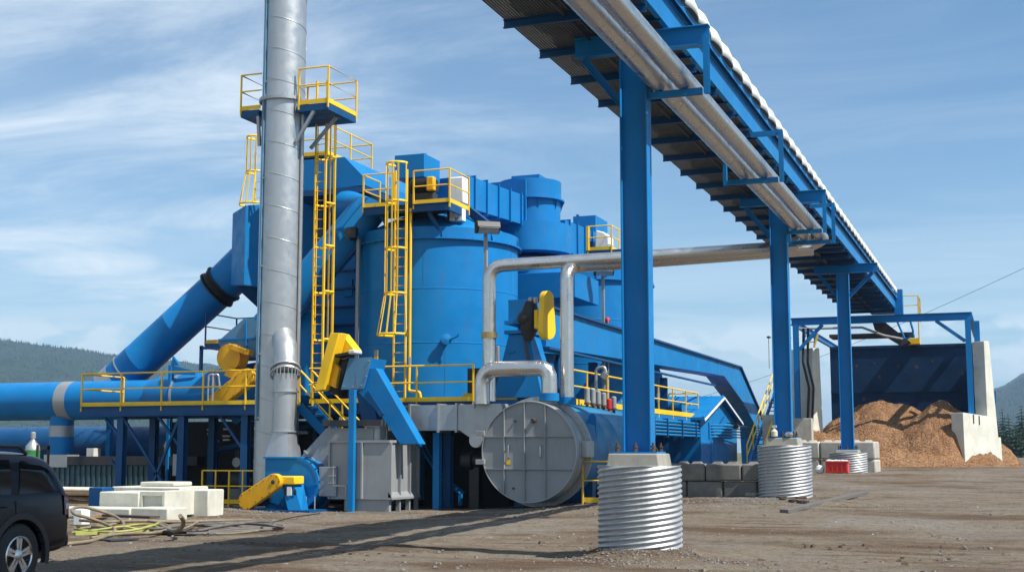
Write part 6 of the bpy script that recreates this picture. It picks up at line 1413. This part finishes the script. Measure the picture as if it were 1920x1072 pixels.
hose("grey hose crossing the flat loop", [(370, 995, .03), (420, 985, .08), (460, 981, .08), (510, 985, .08), (530, 989, 0), (500, 993, 0), (440, 996, 0), (390, 1001, 0)], .05, "hose_grey")
hose("thin tan hose at the far right of the pile", [(350, 999, 0), (430, 999, 0), (500, 992, 0), (532, 986, 0), (520, 982, 0), (470, 980, .02)], .035, "hose_tan")
hose("second tan hose looping flat behind the lime one", [(150, 990, 0), (200, 984, .04), (250, 976, .08), (290, 978, .06), (318, 988, .04), (290, 998, .02), (230, 1000, .02), (170, 1008, 0)], .05, "hose_tan")
hose("grey hose doubling back under the curled end", [(250, 992, .02), (300, 990, .05), (350, 984, .05), (400, 981, .03), (450, 986, 0), (420, 994, 0), (360, 996, 0)], .05, "hose_grey")
hose("short lime hose crossing the boards near the car", [(140, 990, .04), (190, 996, .03), (240, 994, .05), (280, 986, .09), (300, 978, .06)], .04, "hose_lime")
hose("brown hose lying against the low white block", [(150, 975, .10), (200, 978, .10), (260, 976, .08), (330, 978, .03), (400, 976, 0), (470, 975, 0)], .055, "hose_tan")
hose("thin black cable trailing to the blue fan", [(505, 980, 0), (530, 972, 0), (560, 966, 0), (600, 961, 0)], .022, "cable")
# small things on the right
a, c = az(1470, 953, .42), az(1622, 921, .62); a.z, c.z = gz(a.x, a.y) + .05, gz(c.x, c.y) + .05
o = MB().beam(a, c, .20, .09).build("timber_beam", "hose_grey", None, bev=.01); tag(o, "long weathered timber lying on the gravel", "timber")
a, c = az(1406, 932, .48), az(1455, 931, .48); a.z = gz(a.x, a.y) + .06; c.z = a.z; o = MB().beam(a, c, .4, .09).build("concrete_slab", "capconc", None, bev=.01); tag(o, "short pale slab on the ground before the middle footing", "slab")
q = az(1460, 938, .5)
b = MB(); rnd = random.Random(4)
for k in range(9): 
    p = az(1455 + rnd.uniform(0, 55), 937 + rnd.uniform(-3, 3), .5); b.ball((p.x, p.y, gz(p.x, p.y) + .03), rnd.uniform(.05, .12), 7, (1.6, 1, .5))
o = b.build("broken_rubble", "rust", smooth=0); tag(o, "rusty rubble at the foot of the middle footing", "rubble", kind="stuff")
q0, q1 = ay(1551, 872, 49.0), ay(1592, 890, 49.0); zc_ = gz(q0.x, 49) 
rc_ = T("red_crate", "red plastic crate in front of the short footing", "crate", ((q0.x + q1.x) / 2, 49, zc_))
b = MB(); x0, x1, y0, y1, z0, z1 = q0.x, q1.x, 48.6, 49.15, zc_ + .02, zc_ + .44
b.box(x0, x1, y0, y0 + .03, z0, z1).box(x0, x1, y1 - .03, y1, z0, z1).box(x0, x0 + .03, y0 + .03, y1 - .03, z0, z1).box(x1 - .03, x1, y0 + .03, y1 - .03, z0, z1).box(x0 + .03, x1 - .03, y0 + .03, y1 - .03, z0, z0 + .03); b.build("crate_body", "red", rc_)
b = MB(); b.box(x0 - .02, x1 + .02, y0 - .025, y0 - .002, z1 - .06, z1 - .01).box(x0 - .02, x1 + .02, y0 - .025, y0 - .002, z0 + .02, z0 + .06).box(x1 + .002, x1 + .03, y0, y1, z1 - .06, z1 - .01)
for k in range(5): x = x0 + .05 + k * (x1 - x0 - .1) / 4; b.box(x - .015, x + .015, y0 - .02, y0 - .001, z0 + .06, z1 - .06)
b.build("crate_rib", "red", rc_)
b = MB(); rnd = random.Random(2)
for k in range(6): b.ball((x0 + .08 + k * (x1 - x0 - .1) / 5.5, y0 + .22 + rnd.uniform(-.12, .12), z1 + .0), rnd.uniform(.06, .10), 8, (1.3, 1, .55))
o = b.build("plastic_sheet", "white"); tag(o, "crumpled white plastic sheet stuffed in the red crate", "plastic sheet")
q = ay(1537, 884, 48.8); o = MB().ball((q.x, 48.8, gz(q.x, 48.8) + .14), .18, 9, (1, .8, .9)).build("plastic_bag", "white"); tag(o, "crumpled white plastic bag left of the red crate", "bag")
a = ay(1597, 892, 50.3); c = ay(1604, 862, 50.8); o = MB().tube([(a.x, 50.2, gz(a.x, 50.3)), (a.x + .08, 50.5, c.z - .12)], .02, 6).build("stick", "tankblue"); tag(o, "thin blue stick leaning on the pale end block", "stick")
fz2 = gz(CX, COLY[1]) + 1.34 + .22
q = ay(1448, 828, COLY[1] - .35); bt = T("spray_bottle", "pale spray bottle standing on the middle footing", "bottle", (q.x + .06, COLY[1] - .35, fz2)); MB().lathe(q.x + .06, COLY[1] - .35, [(.06, fz2), (.085, fz2 + .02), (.085, fz2 + .14), (.03, fz2 + .2), (.03, fz2 + .24)], 14).build("bottle_body", "sheetwhite", bt); MB().box(q.x, q.x + .12, COLY[1] - .38, COLY[1] - .32, fz2 + .24, fz2 + .30).build("nozzle", "sheetwhite", bt)
q = ay(1480, 828, COLY[1] - .3); o = MB().ball((q.x, COLY[1] - .36, fz2 + .06), .1, 8, (1.2, .8, .8)).build("foil_bundle", "alujacket"); tag(o, "shiny crumpled foil on the middle footing cap", "foil")
# ================================================================== left background: skip, gas cylinder, rack
x0, x1 = ay(88, 870, 39.0).x, ay(300, 870, 39.0).x; zt_ = ay(200, 853, 39.0).z
sk = T("ribbed_container", "teal ribbed container in the shade under the deck", "container", ((x0 + x1) / 2, 39.4, 0))
MB().box(x0, x1, 39.05, 40.9, -.1, zt_ - .35).build("container_body", "tealpanel", sk)
b = MB(); n = int((x1 - x0) / .22)
for k in range(n): x = x0 + k * .22; b.box(x, x + .09, 39.0, 39.05, .0, zt_ - .36)
b.build("panel_rib", "tealpanel", sk)
MB().box(x0 - .05, x1 + 1.5, 38.95, 41, zt_ - .34, zt_ - .04).build("top_rim", "steeldark", sk)
MB().box(x0 - .1, x0 + .9, 38.94, 39.6, zt_ - .42, zt_ + .02).build("corner_plate", "galv", sk)
for px, w_, h_ in ((172, .3, .25), (290, .35, .3)): q = ay(px, 850, 39.6); MB().box(q.x - w_ / 2, q.x + w_ / 2, 39.5, 39.9, zt_ - .04, zt_ + h_).build("pale_fitting", "sheetwhite", sk)
gy = 36.0; q = ay(63, 800, gy); q2 = ay(63, 848, gy); gr_ = 0.24
rk = T("cylinder_rack", "dark steel rack behind the car holding the gas cylinder", "rack", (q.x, gy, 0))
MB().box(q.x - .45, q.x + .45, gy - .3, gy + .3, .75, .85).build("rack_floor", "steeldark", rk)
for dx in (-.42, .42):
    for dy in (-.27, .27): MB().box(q.x + dx - .03, q.x + dx + .03, gy + dy - .03, gy + dy + .03, 0, .75 if dx < 0 else q2.z + .25).build("leg", "steeldark", rk)
MB().box(q.x - .45, q.x + .45, gy + .24, gy + .30, q2.z + .1, q2.z + .2).build("back_rail", "steeldark", rk)
gc = T("gas_cylinder", "green gas cylinder with silver shoulder behind the car", "gas cylinder", (q.x, gy, .85))
zc0 = q2.z + .08
MB().lathe(q.x, gy, [(gr_ - .02, .852), (gr_, .88), (gr_, zc0)], 28).build("body", "green", gc)
MB().lathe(q.x, gy, [(gr_ + .002, zc0), (gr_ - .02, zc0 + .14), (.09, zc0 + .30), (.06, zc0 + .36)], 28).build("shoulder", "galv", gc)
MB().lathe(q.x, gy, [(.065, zc0 + .36), (.085, zc0 + .38), (.085, zc0 + .56), (.05, zc0 + .60)], 18).build("valve_cap", "greypaint", gc)
# posts in the shade at left
for k, px in enumerate((190, 405)): pass
q = ay(193, 810, 40.9); o = MB().box(q.x - .09, q.x + .09, 41.2, 41.4, .1, 3.0).build("support_post", "blue"); tag(o, "blue post lit by a sliver of sun under the left deck", "post")
gcx = ay(315, 815, 40.0); o = MB().poly([ay(300, 870, 41.0), ay(300, 850, 41.0), ay(325, 795, 41.0), ay(338, 790, 41.0), ay(338, 870, 41.0)], (0, .6, 0)).build("grey_chute", "galv"); tag(o, "pale grey chute glimpsed between the deck braces", "chute")
# ================================================================== the car
_w = az(38, 1041, .375); RAX, YRX = _w.x, _w.y
def car():
    t = T("parked_car", "dark navy sport utility car cut off by the left frame edge", "car", (RAX - .93, YRX - 1.4, 0))
    xc = RAX - .935; W = .93
    # stations along y (rear to front): y offset from rear axle (+ = rearwards), z bottom, belt, top, half width, half width at top
    S = [(1.03, .52, .92, .96, .74, .70), (1.00, .40, 1.05, 1.10, .84, .78), (.93, .36, 1.12, 1.38, .89, .74), (.80, .34, 1.13, 1.66, .91, .70), (.58, .34, 1.13, 1.765, .925, .68), (.2, .34, 1.12, 1.80, .93, .675), (-.6, .34, 1.11, 1.815, .935, .675), (-1.3, .34, 1.10, 1.80, .935, .67), (-1.75, .34, 1.09, 1.72, .935, .66), (-2.15, .34, 1.08, 1.40, .93, .70), (-2.50, .34, 1.06, 1.14, .925, .78), (-3.2, .34, 1.00, 1.06, .915, .76), (-3.62, .38, .92, .98, .87, .70), (-3.80, .45, .80, .84, .76, .62)]
    S = [(a, b_, c_, (c_ + (d_ - c_) * .81 if d_ - c_ > .12 else d_), e_, f_) for a, b_, c_, d_, e_, f_ in S]
    def sec(st):
        yo, zb, zl, zt, w, wt = st; h = zl - zb
        half = [(w * .90, zb), (w * .985, zb + .10), (w, zb + h * .30), (w * 1.0, zb + h * .62), (w * .985, zl - .05), (w * .955, zl), (wt + (w * .955 - wt) * .35, zl + (zt - zl) * .62), (wt, zt - min(.07, (zt - zl) * .25)), (wt - .09, zt)]
        return [(xc + a, YRX + yo, z) for a, z in half] + [(xc, YRX + yo, zt + .012)] + [(xc - a, YRX + yo, z) for a, z in half[::-1]] + [(xc, YRX + yo, zb)]
    rows = [sec(s) for s in S]; n = len(rows[0]); vs = [p for r in rows for p in r]
    fs = [(i * n + j, i * n + (j + 1) % n, (i + 1) * n + (j + 1) % n, (i + 1) * n + j) for i in range(len(rows) - 1) for j in range(n)] + [tuple(range(n))[::-1], tuple(range((len(rows) - 1) * n, len(rows) * n))]
    b = MB(); b.add(vs, fs); body = b.build("body", "carpaint", t, smooth=38)
    sub = body.modifiers.new("sub", 'SUBSURF'); sub.levels = 2; sub.render_levels = 2
    cb2 = MB()
    for yy in (YRX, YRX - 2.89):
        for s in (1, -1): cb2.cyl((xc + s * .52, yy, .37), (xc + s * 1.2, yy, .37), .455, seg=40)
    cut = cb2.build("wheel_well_cutter", "carplastic", t, smooth=0)
    bo = body.modifiers.new("wells", 'BOOLEAN'); bo.operation = 'DIFFERENCE'; bo.object = cut; bo.solver = 'EXACT'
    bpy.context.view_layer.update(); dg_ = bpy.context.evaluated_depsgraph_get(); me = bpy.data.meshes.new_from_object(body.evaluated_get(dg_))
    body.modifiers.clear(); body.data = me; bpy.data.objects.remove(cut, do_unlink=True)
    me.polygons.foreach_set("use_smooth", [True] * len(me.polygons)); me.set_sharp_from_angle(angle=math.radians(40))
    # glass on the near side: lies on the slanting upper side
    def side(yo, z, off=.006):
        k = 0
        while k < len(S) - 2 and S[k + 1][0] > yo: k += 1
        u = (S[k][0] - yo) / (S[k][0] - S[k + 1][0]); st = [S[k][q] + (S[k + 1][q] - S[k][q]) * u for q in range(6)]; _, zb, zl, zt, w, wt = st
        pr_ = [(w, zl - .3), (w * .985, zl - .05), (w * .955, zl), (wt + (w * .955 - wt) * .35, zl + (zt - zl) * .62), (wt, zt - .07), (wt - .09, zt)]
        for (a0, z0), (a1, z1) in zip(pr_[:-1], pr_[1:]):
            if z0 <= z <= z1: return a0 + (a1 - a0) * (z - z0) / (z1 - z0) + off
        return wt + off
    def window(pts, name, mat, off, s, th=.006, par=None):
        # pts (yo, z): grid fill so it follows the body
        vs = []; nn = 10; (a, bq, c, d) = pts     # bottom-rear, bottom-front, top-front, top-rear
        for i in range(nn + 1):
            for j in range(nn + 1):
                u, v = i / nn, j / nn; yo = (a[0] * (1 - u) + bq[0] * u) * (1 - v) + (d[0] * (1 - u) + c[0] * u) * v; z = (a[1] * (1 - u) + bq[1] * u) * (1 - v) + (d[1] * (1 - u) + c[1] * u) * v
                vs.append((xc + s * side(yo, z, off), YRX + yo, z))
        m_ = nn + 1; b = MB(); b.add(vs, [(i * m_ + j, (i + 1) * m_ + j, (i + 1) * m_ + j + 1, i * m_ + j + 1) for i in range(nn) for j in range(nn)])
        return b.build(name, mat, par or t, smooth=60)
    for s in (1, -1):
        window([(.80, 1.15), (-.02, 1.13), (.18, 1.545), (.60, 1.53)], "rear_side_window", "carglass", .010, s)
        window([(-.16, 1.13), (-.98, 1.13), (-.98, 1.57), (-.02, 1.56)], "passenger_window", "carglass", .010, s)
        window([(-1.06, 1.13), (-2.12, 1.13), (-1.72, 1.51), (-1.06, 1.57)], "front_side_window", "carglass", .010, s)
        window([(1.02, .78), (.84, .78), (.82, 1.11), (.99, 1.11)], "taillight", "taillight", .014, s)
        window([(1.01, .92), (.86, .92), (.85, .99), (1.00, .99)], "reverse_lamp", "clearlens", .018, s)
        for yo, w_ in ((-.10, .012), (-1.02, .012)):
            b = MB(); b.box(xc + s * (W - .004), xc + s * (W + .002), YRX + yo - w_ / 2, YRX + yo + w_ / 2, (.86 if yo > -.5 else .46), 1.06) if s > 0 else b.box(xc + s * (W + .002), xc + s * (W - .004), YRX + yo - w_ / 2, YRX + yo + w_ / 2, (.86 if yo > -.5 else .46), 1.06)
            b.build("door_gap", "rubber", t)
        for yo in (-.30, -1.20):
            dh = MB().tube(arc_pts([(xc + s * (W - .02), YRX + yo, .99), (xc + s * (W + .035), YRX + yo, .99), (xc + s * (W + .035), YRX + yo - .17, .99), (xc + s * (W - .02), YRX + yo - .17, .99)], .02, 3), .014, 8).build("door_handle", "carpaint", t)
        rail_ = MB().tube(arc_pts([(xc + s * .60, YRX + .42, 1.63), (xc + s * .60, YRX + .28, 1.725), (xc + s * .60, YRX - 1.0, 1.74), (xc + s * .60, YRX - 1.25, 1.66)], .12, 5), .022, 8).build("roof_rail", "carplastic", t)
        for yy in (YRX, YRX - 2.89):
            b = MB(); pts = []; 
            for k in range(21):
                a = -.25 + (PI + .5) * k / 20
                pts.append((math.cos(a), math.sin(a)))
            vs = [(xc + s * (W + off), yy + q[0] * r_, .37 + q[1] * r_) for r_, off in ((.455, -.05), (.455, .018), (.53, .018), (.545, -.02)) for q in pts]; m_ = len(pts)
            b.add(vs, [(i * m_ + j, i * m_ + j + 1, (i + 1) * m_ + j + 1, (i + 1) * m_ + j) for i in range(3) for j in range(m_ - 1)]); b.build("arch_trim", "carplastic", t)
            wl = MB().alathe((xc + s * (W - .27), yy, .375), (xc + s * (W - .01), yy, .375), [(.25, 0), (.36, .0), (.385, .03), (.39, .06), (.39, .20), (.382, .235), (.345, .255), (.29, .262), (.245, .25), (.235, .2)], 48).build("wheel", "rubber", t)
            b = MB()
            for k in range(36):
                a = 2 * PI * k / 36
                for q in (0, 1): b.beam((xc + s * (W - .23 + .10 * q), yy + .389 * math.cos(a + .09 * q), .375 + .389 * math.sin(a + .09 * q)), (xc + s * (W - .15 + .10 * q), yy + .389 * math.cos(a + .05 + .09 * q), .375 + .389 * math.sin(a + .05 + .09 * q)), .03, .016, up=(0, math.cos(a), math.sin(a)))
            b.build("tread_block", "rubber", wl)
            b = MB(); b.alathe((xc + s * (W - .10), yy, .375), (xc + s * (W - .0), yy, .375), [(.245, 0), (.245, .09), (.23, .098), (.218, .085), (.215, .0)], 40)
            cx_ = xc + s * (W - .035)
            for k in range(5):
                a = 2 * PI * k / 5 + .3; ca, sa = math.cos(a), math.sin(a)
                for da in (-.13, .13):
                    b.beam((cx_, yy + .05 * math.cos(a + da * 2), .375 + .05 * math.sin(a + da * 2)), (cx_, yy + .225 * math.cos(a + da), .375 + .225 * math.sin(a + da)), .05, .035, up=(1, 0, 0))
            b.alathe((cx_ - s * .02, yy, .375), (cx_ + s * .03, yy, .375), [(.085, 0), (.085, .03), (.05, .05)], 20)
            b.build("rim", "rim", wl)
            MB().cyl((xc + s * (W - .2), yy, .375), (xc + s * (W - .12), yy, .375), .23, seg=24).build("brake_disc", "steeldark", wl)
    MB().box(xc - .84, xc + .84, YRX + .86, YRX + 1.05, .42, .60).build("rear_bumper", "carpaint", t, bev=.05)
    MB().poly([(xc - .62, YRX + .955, 1.18), (xc + .62, YRX + .955, 1.18), (xc + .56, YRX + .845, 1.50), (xc - .56, YRX + .845, 1.50)], (0, .03, .01)).build("tailgate_window", "carglass", t)
    MB().poly([(xc - .74, YRX - 2.50, 1.15), (xc + .74, YRX - 2.50, 1.15), (xc + .62, YRX - 1.80, 1.585), (xc - .62, YRX - 1.80, 1.585)], (0, -.03, .03)).build("windscreen", "carglass", t)
    b = MB(); b.box(xc - .45, xc + .45, YRX - 3.86, YRX - 3.78, .56, .78); b.build("grille", "carplastic", t)
    for s in (-1, 1):
        MB().box(min(xc + s * .48, xc + s * .76), max(xc + s * .48, xc + s * .76), YRX - 3.82, YRX - 3.70, .64, .80).build("headlight", "clearlens", t, bev=.02)
        MB().box(min(xc + s * .93, xc + s * 1.10), max(xc + s * .93, xc + s * 1.10), YRX - 2.25, YRX - 2.13, 1.10, 1.26).build("wing_mirror", "carpaint", t, bev=.03)
    MB().box(xc - .6, xc + .6, YRX - 3.4, YRX + .9, .28, .42).build("underbody", "carplastic", t)
car()
